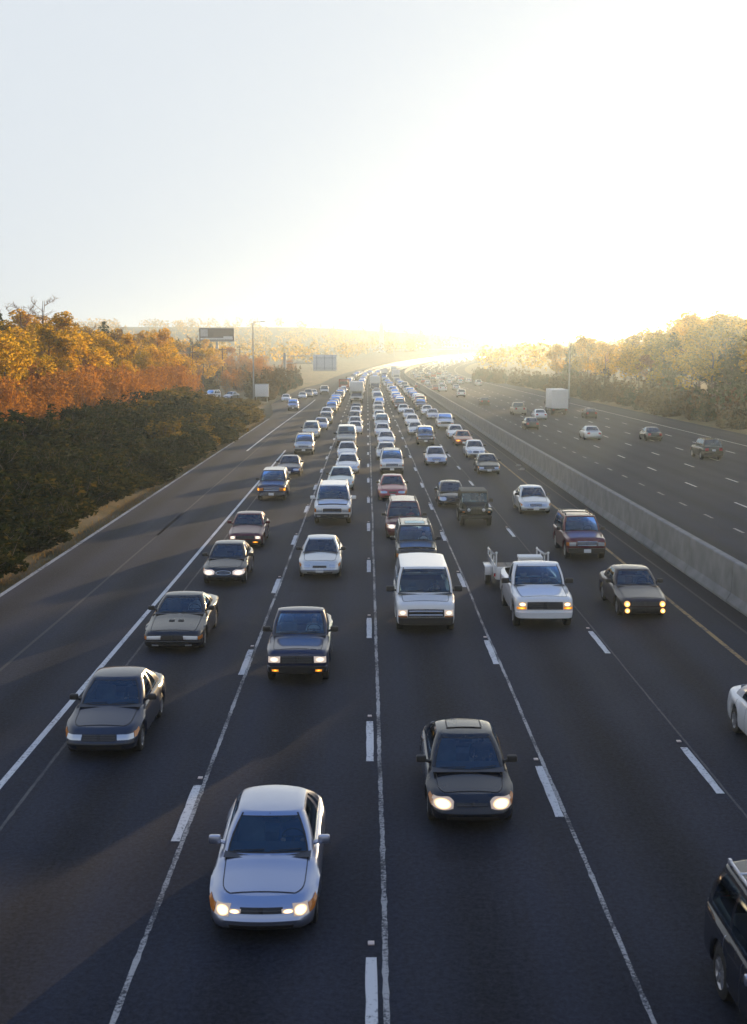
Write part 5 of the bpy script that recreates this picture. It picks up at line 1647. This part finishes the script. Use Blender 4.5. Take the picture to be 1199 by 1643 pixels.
VT = {}
def tree_variant(name, seed, h, spread, nl, size, mat, kind='leafy'):
    rng = random.Random(seed)
    if kind == 'bare':
        tk, tips = limbs(rng, h, .2, 16, spread, .25, 7)
        # trunk mesh and a crown of twigs
        t2, _ = limbs(rng, h, .2, 5, spread * .7, .3)
        VT[name] = (t2.mesh('trunk', [BARK]), tk.mesh('crown', [TWIG]))
        return
    tk, tips = limbs(rng, h * .93, .24, 13, spread, .28 if kind == 'leafy' else .2)
    cl = []
    if kind == 'leafy':
        for p1, p2 in tips:
            s_ = spread * rng.uniform(.26, .42)
            cl.append((p2.x, p2.y, p2.z, s_, s_, s_ * .72)); q = p1.lerp(p2, .35); cl.append((q.x, q.y, q.z, s_ * .7, s_ * .7, s_ * .55))
        cl.append((0, 0, h * .95, spread * .3, spread * .3, spread * .28))
    else:
        for k in range(15):
            t = k / 14; z = h * (.22 + .78 * t); rr = spread * (1 - t) ** .75 * rng.uniform(.55, 1.0) + .3; a = rng.uniform(0, 6.28)
            for q in range(3):
                a += 2.1 + rng.uniform(-.4, .4); cl.append((math.cos(a) * rr * .6, math.sin(a) * rr * .6, z + rng.uniform(-.4, .4), rr * .55, rr * .55, .55))
    VT[name] = (tk.mesh('trunk', [BARK]), leaves(rng, cl, nl, size).mesh('crown', [mat], False))
tree_variant('gold_a', 1, 12.0, 4.4, 4600, .44, GOLD)
tree_variant('gold_b', 2, 13.5, 4.0, 4600, .44, GOLD)
tree_variant('gold_c', 3, 10.5, 4.8, 4300, .44, GOLD)
tree_variant('pine_a', 4, 14.0, 3.4, 6500, .40, PINE, 'pine')
tree_variant('pine_b', 5, 12.0, 3.0, 6000, .40, PINE, 'pine')
tree_variant('dry_a', 6, 9.0, 3.6, 4000, .36, DRY)
tree_variant('dry_b', 7, 8.0, 3.2, 3600, .36, DRY)
tree_variant('bare_a', 8, 13.5, 3.6, 0, 0, None, 'bare')
tree_variant('bare_b', 9, 15.0, 3.2, 0, 0, None, 'bare')

def shrub_variant(name, seed, nl, size, mat, tall):
    rng = random.Random(seed); cl = []
    st = MB()
    for k in range(17):
        a = rng.uniform(0, 6.28); rr = rng.uniform(.05, 1.1); z = rng.uniform(.45, 1.05) * tall * (1.12 - .5 * rr)
        s_ = rng.uniform(.20, .38)
        cl.append((math.cos(a) * rr, math.sin(a) * rr, z, s_, s_, s_ * rng.uniform(.7, 1.3)))
        st.tube([(math.cos(a) * .15, math.sin(a) * .15, -.3), (math.cos(a) * rr * .6, math.sin(a) * rr * .6, z * .6), (math.cos(a) * rr, math.sin(a) * rr, z)], [.04, .025, .01], 4, cap=False)
    cl.append((0, 0, .25 * tall, .8, .8, .3 * tall))
    lm = leaves(rng, cl, nl, size, .8)
    # stray shoots that break the outline
    for k in range(16):
        a = rng.uniform(0, 6.28); rr = rng.uniform(.2, 1.0); b = Vector((math.cos(a) * rr, math.sin(a) * rr, tall * rng.uniform(.7, 1.0)))
        e = b + Vector((rng.gauss(0, .15), rng.gauss(0, .15), tall * rng.uniform(.2, .5)))
        st.tube([b, e], [.012, .005], 3, cap=False)
        lm.join(leaves(rng, [(e.x, e.y, e.z - .1, .12, .12, .2)], 9, size, .8))
    VT[name] = (st.mesh('stem', [BARK]), lm.mesh('foliage', [mat], False))
shrub_variant('shrub_a', 21, 2300, .19, SHR, 1.25)
shrub_variant('shrub_b', 22, 2300, .19, SHR, 1.55)
shrub_variant('shrub_c', 23, 2300, .2, SHR, 1.0)
shrub_variant('sun_tinted_a', 26, 2300, .2, SUNSHR, 1.4)
shrub_variant('hedge_a', 24, 1800, .24, HEDGE, 1.6)
shrub_variant('hedge_b', 25, 1800, .24, HEDGE, 1.9)

def brush_variant(name, seed):
    rng = random.Random(seed); st = MB(); cl = []
    for k in range(34):
        a = rng.uniform(0, 6.28); rr = rng.uniform(0, 1.2); b = Vector((math.cos(a) * rr, math.sin(a) * rr, -.3)); h = rng.uniform(2.2, 4.2)
        e = b + Vector((rng.gauss(0, .5), rng.gauss(0, .5), h)); mid = b.lerp(e, .5) + Vector((rng.gauss(0, .12), rng.gauss(0, .12), 0))
        st.tube([b, mid, e], [.03, .02, .006], 3, cap=False)
        for _ in range(4):
            q = b.lerp(e, rng.uniform(.4, .95)); st.tube([q, q + Vector((rng.gauss(0, .35), rng.gauss(0, .35), rng.uniform(.2, .7)))], [.012, .004], 3, cap=False)
        cl.append((e.x, e.y, e.z - .7, .45, .45, .8))
    VT[name] = (st.mesh('stem', [TWIG]), leaves(rng, cl, 1700, .17, .8).mesh('foliage', [DRY], False))
brush_variant('brush_a', 31); brush_variant('brush_b', 32); brush_variant('brush_c', 33)

def plant(var, name, x, y, scale, label, cat, group, z=None, sink=.05, zs=1.0):
    zz = ground_z(x, y) if z is None else z
    e = empty(name, (x, y, zz - sink), vr.uniform(0, 6.28))
    e.scale = (scale * vr.uniform(.88, 1.15), scale * vr.uniform(.88, 1.15), zs * scale * vr.uniform(.9, 1.12))
    a, b = VT[var]
    n1, n2_ = ('trunk', 'crown') if a.name.startswith('trunk') else ('stem', 'foliage')
    link(bpy.data.objects.new(n1, a), e); link(bpy.data.objects.new(n2_, b), e)
    return tag(e, label, cat, group)
vr = random.Random(5)
# left bank: low evergreen shrubs in front, dry brush behind, trees on top
for row, (x0, y0) in enumerate(((-16.2, 47), (-18.7, 56), (-21.6, 66), (-24.9, 78))):
    y = y0
    while y < 229:
        off = -(bank_start(y) - 15.2)
        x = x0 + off + vr.uniform(-.7, .7)
        sun_tint = y > 105 and vr.random() < (y - 105) / 130  # sunlit leaf colour grows commoner with distance along the bank
        plant('sun_tinted_a' if sun_tint else vr.choice(['shrub_a', 'shrub_b', 'shrub_c']), 'shrub', x, y, vr.uniform(1.0, 2.0) * (1.05 + .09 * row), f"{'sun-tinted' if sun_tint else 'dark green'} shrub in the {['kerbside', 'second', 'third', 'topmost'][row]} row, {stretch(y, y0, 229)} stretch of the left bank", 'shrub', 'shrubs on the left bank', zs=.62 - .30 * sstep(150, 215, y))
        y += vr.uniform(2.3, 3.2)
for row, x0 in enumerate((-28.0, -30.5, -33.5)):
    y = 88 + row * 8
    while y < 203:
        plant(vr.choice(['brush_a', 'brush_b', 'brush_c']), 'brush', x0 + vr.uniform(-1, 1), y, vr.uniform(.95, 1.4), f"dry brown brush with upright stems, {['front', 'second', 'back'][row]} row, {stretch(y, 88, 203)} stretch of the left bank", 'bush', 'dry brush on the left bank')
        y += vr.uniform(2.6, 4.2)
LT = 'trees on top of the left bank'
for row, x0 in enumerate((-33, -39, -46, -54)):
    y = 96 + row * 14
    while y < (203 if row == 0 else 276):
        k = vr.choice(['gold_a', 'gold_b', 'gold_c', 'dry_a', 'gold_a', 'pine_a', 'bare_a', 'bare_b'] if row else ['gold_c', 'gold_b', 'dry_b', 'gold_a'])
        lab = {'g': 'golden leaved tree on the left bank', 'd': 'brown leaved tree on the left bank', 'p': 'dark pine on the left bank', 'b': 'bare tree on the left bank'}[k[0]]
        lab += f", {['front', 'second', 'third', 'back'][row]} row, {stretch(y, 96, 276)} stretch"
        plant(k, {'g': 'golden_tree', 'd': 'brown_tree', 'p': 'pine_tree', 'b': 'bare_tree'}[k[0]], x0 + vr.uniform(-2, 2), y, vr.uniform(.82, 1.05) * (.72 + .07 * row), lab, 'tree', LT)
        y += vr.uniform(6.5, 9.5)
# round bushy tree at the end of the left wood, then the low hedge by the ramp
plant('gold_c', 'golden_tree', -34.5, 236, .62, 'low golden tree at the end of the left wood, above the frontage road', 'tree', LT)
plant('gold_a', 'golden_tree', -37.5, 243, .60, 'golden tree second from the end of the left wood', 'tree', LT)
for k in range(26):
    y = 246 + k * 4.6
    plant(vr.choice(['hedge_a', 'hedge_b', 'shrub_b']), 'hedge_shrub', -20.3 - (1.5 if k % 2 else 0) - .0 + vr.uniform(-.6, .6), y, vr.uniform(1.5, 2.1), 'yellowish shrub in the hedge beside the ramp', 'shrub', 'shrubs beside the ramp')
for k in range(70):
    y = vr.uniform(262, 430); x = -25 - 45 * vr.random() ** 1.3
    plant(vr.choice(['brush_a', 'brush_b', 'sun_tinted_a', 'hedge_a']), 'brush', x, y, vr.uniform(1.2, 1.9), 'hazy brush on the low ground left of the ramp', 'bush', 'hazy brush beyond the frontage road')
for k in range(44):
    y = vr.uniform(285, 470); x = vr.uniform(-85, -36) * (.85 + y / 1600)
    v_ = vr.choice(['gold_a', 'gold_b', 'pine_a', 'pine_b', 'gold_c', 'dry_a'])
    plant(v_, 'pine_tree' if v_[0] == 'p' else 'golden_tree', x, y, vr.uniform(.7, .95), 'hazy tree between the billboard and the sign gantry', 'tree', 'hazy trees left of the far road')
# right side: hedge at the foot, trees behind
for k in range(64):
    y = 96 + k * 5.6
    plant(vr.choice(['hedge_a', 'hedge_b', 'shrub_b']), 'hedge_shrub', 44.6 + vr.uniform(-.6, 1.4) + (3 if k % 3 == 0 else 0) - 7.5 * sstep(330, 440, y), y, vr.uniform(1.4, 2.2), f"dark shrub at the foot of the right bank, {stretch(y, 96, 450)} stretch", 'shrub', 'shrubs at the foot of the right bank')
RT = 'trees on the right bank'
for row, x0 in enumerate((49, 55, 62, 70)):
    y = 70 + row * 10
    while y < 338:
        sh_ = y - x0 / math.tan(R(SUN_AZ))       # where the shade of this tree meets the middle of the road
        if not any(a < sh_ < b for a, b in ((107, 123), (131, 151), (160, 178))):
            k = vr.choice(['gold_a', 'gold_b', 'dry_a', 'gold_c', 'pine_a', 'pine_b', 'gold_b'])
            lab = {'g': 'golden leaved tree on the right bank', 'd': 'brown leaved tree on the right bank', 'p': 'dark pine on the right bank'}[k[0]]
            lab += f", {['front', 'second', 'third', 'back'][row]} row, {stretch(y, 70, 338)} stretch"
            plant(k, {'g': 'golden_tree', 'd': 'brown_tree', 'p': 'pine_tree'}[k[0]], x0 + vr.uniform(-2, 2), y, vr.uniform(.85, 1.05) * (1.25 if y < 150 else (.92 if sh_ < 107 else .8)), lab, 'tree', RT)
        y += vr.uniform(6.5, 9.5)
# far wood on the hill ahead: one mass
fw = MB()
fr_ = random.Random(77)
for k in range(900):
    y = fr_.uniform(560, 1480); u = -fr_.uniform(32, 520); x = road_x(y) + u
    if abs((x) / y) > .36: continue
    h = fr_.uniform(7, 13); z = ground_z(x, min(y, 1500))
    rr = h * .36
    fw.join(leaves(fr_, [(x, y, z + h * .6, rr, rr, h * .42), (x + rr * .4, y, z + h * .45, rr * .7, rr * .7, h * .3)], 46, h * .17, .8))
for k in range(260):
    y = fr_.uniform(345, 1100); u = fr_.uniform(48, 200); x = road_x(y) + u
    h = fr_.uniform(7, 12); z = ground_z(x, y); rr = h * .38
    fw.join(leaves(fr_, [(x, y, z + h * .55, rr, rr, h * .42)], 60, h * .15, .8))
tag(fw.build('far_wood', GOLD, None, False), 'hazy wood covering the far hillside', 'wood', kind='stuff')
# dry grass and leaf litter along the left kerb
lg = random.Random(9); gmb = MB(); vs_, fs_ = [], []
for k in range(9000):
    y = 36 + 200 * lg.random() ** 1.3; b = bank_start(y)
    x = -(b - 1.3) - abs(lg.gauss(0, .8)) - (0.0 if lg.random() < .9 else -.9)
    z = ground_z(x, y); a = lg.uniform(0, 6.28); h = lg.uniform(.05, .22); w = .018
    i = len(vs_)
    vs_ += [(x - w * math.cos(a), y - w * math.sin(a), z - .02), (x + w * math.cos(a), y + w * math.sin(a), z - .02), (x + lg.gauss(0, .07), y + lg.gauss(0, .07), z + h)]
    fs_.append((i, i + 1, i + 2))
gmb.add(vs_, fs_)
tag(gmb.build('dry_grass', leaf_mat('dry_grass_blades', [(.16, .11, .05), (.28, .2, .09), (.12, .1, .04)], .4), None, False), 'dry grass along the left kerb', 'grass', kind='stuff')

# ------------------------------------------------------------------ street furniture and landmarks
GALV = simple('galvanised_steel', (.42, .43, .44), .45, .7, vary=.1)
WOODP = simple('creosote_pole', (.11, .075, .05), .9, vary=.3)
SIGNB = simple('sign_back_aluminium', (.78, .78, .77), .6, .0, vary=.08)
WHITEP = simple('white_panel', (.75, .75, .74), .6, vary=.05)
def mast(x, y, h, label, arm=0):
    e = empty('light_mast', (x, y, ground_z(x, y)))
    tb([(0, 0, -.3), (0, 0, h * .5), (0, 0, h)], [.17, .13, .08], 8).build('pole', GALV, e)
    bx(-.3, .3, -.3, .3, -.2, .25, bev=.03).build('base', CONC, e)
    tb([(0, 0, h - .3), (arm * .6, 0, h + .15), (arm * 1.8, 0, h + .3)], [.06, .05, .04], 6).build('arm', GALV, e)
    bx(min(arm * 1.5, arm * 2.4), max(arm * 1.5, arm * 2.4), -.18, .18, h + .22, h + .38, bev=.04).build('lamp_head', GALV, e)
    return tag(e, label, 'lamp post', 'tall lamp masts')
mast(-22.3, 249, 15.0, 'tall lamp mast on the left beyond the shrubs', 1)
mast(40.6, 256, 13.2, 'tall lamp mast on the right beyond the box truck', -1)
for k, (x, y) in enumerate(((-95, 860), (-60, 900), (-8, 930), (20, 960), (72, 1010))):
    mast(x, y, 13, 'distant lamp mast on the far hillside', 1 if k % 2 else -1)
# overhead sign on its cantilever, seen from the front with blank washed-out face
e = empty('sign_gantry', (-21.4, 330, ground_z(-21.4, 330)))
tag(e, 'cantilever road sign gantry reaching over the ramp on the left', 'gantry')
gz = ground_z(-21.4, 330)
tb([(0, 0, -.5), (0, 0, 9.2 - gz)], [.42, .36], 10).build('post', GALV, e)
for z in (8.4, 6.6):
    tb([(0, 0, z - gz), (13.6, 0, z - gz)], .11, 6).build('beam', GALV, e)
for k in range(7):
    tb([(k * 1.9, 0, (8.4 if k % 2 else 6.6) - gz), ((k + 1) * 1.9, 0, (6.6 if k % 2 else 8.4) - gz)], .05, 5).build('brace', GALV, e)
sp_ = bx(7.3, 13.4, -.35, -.25, 4.6 - gz, 8.7 - gz, bev=.02).build('sign_panel', SIGNB, e)
for x in (8.3, 10.3, 12.3): bx(x - .05, x + .05, -.46, -.352, 4.7 - gz, 8.6 - gz).build('stiffener', GALV, sp_)
for z in (5.3, 7.9): bx(7.4, 13.3, -.44, -.353, z - .05 - gz, z + .05 - gz).build('stiffener', GALV, sp_)
# billboard
e = empty('billboard', (-49.5, 420, ground_z(-49.5, 420)))
tag(e, 'billboard with a brown picture on a single pole above the left trees', 'billboard')
bz = -ground_z(-49.5, 420)
tb([(0, .6, -.5), (0, .6, 13.3 + bz)], [.5, .42], 10).build('pole', GALV, e)
pn = bx(-5.8, 5.8, -.2, .3, 13.0 + bz, 17.4 + bz, bev=.04).build('panel', simple('billboard_frame', (.30, .29, .28), .6), e)
bx(-5.6, 5.6, -.26, -.203, 13.4 + bz, 17.2 + bz).build('poster', simple('poster_brown', (.13, .075, .06), .6, vary=.3, vscale=.8), pn)
bx(-5.3, -2.9, -.29, -.262, 14.6 + bz, 17.0 + bz).build('poster_photo', simple('poster_pale', (.50, .46, .44), .6, vary=.4, vscale=1.5), pn)
bx(-5.3, 5.3, -.29, -.262, 13.6 + bz, 14.15 + bz).build('poster_band', simple('poster_white', (.68, .66, .64), .6), pn)
bx(2.2, 5.2, -.31, -.292, 13.7 + bz, 14.7 + bz).build('poster_patch', simple('poster_white', (.68, .66, .64), .6), pn)
bx(-5.9, 5.9, -.9, -.3, 12.85 + bz, 12.95 + bz).build('catwalk', GALV, e)
# white sign box by the ramp
e = empty('roadside_sign', (-20.2, 243, ground_z(-20.2, 243)))
tag(e, 'blank white sign box on two posts above the left shrubs', 'sign')
bx(-1.32, 1.32, -.12, .12, .9, 3.3, bev=.03).build('panel', WHITEP, e)
for z0, z1 in ((.86, .96), (3.24, 3.34)): bx(-1.38, 1.38, -.14, .14, z0, z1, bev=.01).build('frame_bar', GALV, e)
for x in (-1.0, 1.0): tb([(x, .2, -.4), (x, .2, 3.2)], .06, 6).build('post', GALV, e)
# utility poles and wires
UPX = [(-45.0, 150), (-42.5, 203), (-37.0, 266), (-40.0, 352), (-44, 440)]
tops = []
for k, (x, y) in enumerate(UPX):
    g = ground_z(x, y); e = empty('utility_pole', (x, y, g)); h = 9.6
    tag(e, f"{['nearest', 'second', 'third', 'fourth', 'farthest'][k]} wooden utility pole of the line behind the left bank", 'utility pole', 'utility poles')
    tb([(0, 0, -.5), (0, 0, h)], [.17, .12], 8).build('pole', WOODP, e)
    bx(-1.2, 1.2, -.06, .06, h - .65, h - .5).build('crossarm', WOODP, e)
    for q in (-1.05, -.4, .4, 1.05): tb([(q, 0, h - .5), (q, 0, h - .32)], .04, 6).build('insulator', GALV, e)
    tops.append([Vector((x + q, y, g + h - .32)) for q in (-1.05, .4, 1.05)] + [Vector((x, y - .15, g + h - 2.6))])
WIRE = simple('power_wire', (.16, .14, .12), .5)
for k in range(len(tops) - 1):
    for a, b in zip(tops[k], tops[k + 1]):
        pts = [a.lerp(b, t / 10) - Vector((0, 0, 4 * 1.5 * (t / 10) * (1 - t / 10))) for t in range(11)]
        o = tb(pts, .022, 4).build('power_wire', WIRE)
        tag(o, 'sagging power wire strung between the utility poles on the left', 'wire', 'power wires')
# frontage road cars behind the left shrubs
for t, x, y, p, v, lab in (('plain_sedan', -33.0, 238, 'white', dict(lamp=LIT), 'white car with sun-glare headlights behind the left shrubs'), ('plain_suv', -30.0, 243, 'white', {}, 'white suv behind the car with sun-glare headlights'), ('slim_sedan', -26.6, 246, 'silver', {}, 'silver car half hidden behind the guard rail')):  # glowing lamps on the white car stand in for sun reflections
    nm, cat = NAMES.get(t, ('car', 'car'))
    place(t, nm, x, y, ground_z(x, y + 2) + .12, dict(FVM[p], **v), lab, cat, 'cars on the frontage road', lod=2, rz=-.35)
# white tower on the hill
tx, ty = 12.0, 1100; tz = ground_z(tx, ty)
e = empty('monument_tower', (tx, ty, tz)); tag(e, 'slim white tower rising over the far hillside', 'tower')
m = MB(); m.add([(-2.6, -2.6, -3), (2.6, -2.6, -3), (2.6, 2.6, -3), (-2.6, 2.6, -3), (-1.7, -1.7, 33 - tz), (1.7, -1.7, 33 - tz), (1.7, 1.7, 33 - tz), (-1.7, 1.7, 33 - tz)], [(0, 1, 5, 4), (1, 2, 6, 5), (2, 3, 7, 6), (3, 0, 4, 7), (4, 5, 6, 7)])
m.build('shaft', WHITEP, e, False)
m = MB(); m.add([(-1.7, -1.7, 33 - tz), (1.7, -1.7, 33 - tz), (1.7, 1.7, 33 - tz), (-1.7, 1.7, 33 - tz), (0, 0, 37 - tz)], [(0, 1, 4), (1, 2, 4), (2, 3, 4), (3, 0, 4)]); m.build('cap', WHITEP, e, False)
bx(-3.4, 3.4, -3.4, 3.4, -3, 1.2).build('plinth', WHITEP, e)
# pale low buildings on the far right of the hill
for k, (px, y, w, h, lab) in enumerate(((722, 1260, 17, 6.5, 'long pale low building on the far hillside'), (675, 1180, 9, 5, 'small pale building left of the long low one'), (748, 1200, 8, 4.5, 'small pale building right of the long low one'))):
    x = (px - 590) / 2032 * y; z = ground_z(x, y)
    z = max(z, 14.0)
    e = empty('building', (x, y, z)); tag(e, lab, 'building')
    bx(-w / 2, w / 2, 0, 10, -9, h).build('wall', WHITEP, e); bx(-w / 2 - .4, w / 2 + .4, -.4, 10.4, h, h + .6).build('roof', simple('pale_roof', (.5, .5, .5), .7), e)
    for q in range(int(w / 3)): bx(-w / 2 + 1 + q * 3, -w / 2 + 2.6 + q * 3, -.06, .02, 1.5, 3.2).build('window', simple('window_dark', (.05, .06, .07), .2), e)
# hillside road seen as a pale band
hr = MB(); vs_, fs_ = [], []
for k in range(31):
    px = 528 + k * 8; y = 1120 + 3 * k
    x = (px - 590) / 2032 * y; zz = CAM_H + (568 - (560 - 4 * math.sin(math.pi * min(1, k / 18)) if k < 30 else 560)) / 2032 * y
    vs_ += [(x, y - 4, zz - 3.5), (x, y - 1, zz), (x, y + 9, zz + .4), (x, y + 14, zz - 4)]
for k in range(30):
    for q in range(3): fs_.append((4 * k + q, 4 * k + q + 1, 4 * k + 5 + q, 4 * k + 4 + q))
hr.add(vs_, [f[::-1] for f in fs_])
tag(hr.build('far_road', simple('pale_concrete_road', (.34, .33, .31), .8, vary=.1), None, True, 60), kind='structure')
# scraps on the median shoulder
dr = random.Random(4)
for k, (x, y, lab) in enumerate(((12.1, 101, 'pale scrap of debris on the median shoulder, farther of two'), (11.9, 97.5, 'pale scrap of debris on the median shoulder, nearer of two'))):
    m = MB(); m.box(-.22, .22, -.12, .12, 0, .08, bev=.02); m.box(-.05, .3, .05, .2, .02, .14, bev=.02)
    o = m.build('debris_scrap', simple('pale_scrap', (.4, .37, .33), .8, vary=.3)); o.location = (x, y, 0.002); o.rotation_euler = (0, 0, dr.uniform(0, 3))
    tag(o, lab, 'debris')

# ------------------------------------------------------------------ the air
hz = bpy.data.materials.new('haze_air')
hz.use_nodes = True
hn = hz.node_tree.nodes
hn.remove(hn['Principled BSDF'])
pv = hn.new('ShaderNodeVolumePrincipled')
pv.inputs['Density'].default_value = HAZE_DENSITY
pv.inputs['Color'].default_value = (.70, .86, 1.0, 1)
pv.inputs['Anisotropy'].default_value = HAZE_G
hz.node_tree.links.new(pv.outputs[0], hn['Material Output'].inputs['Volume'])
hb = MB(); hb.box(-1900, 2600, -120, 3100, -3, 52)
tag(hb.build('haze', hz, None, False), kind='stuff')
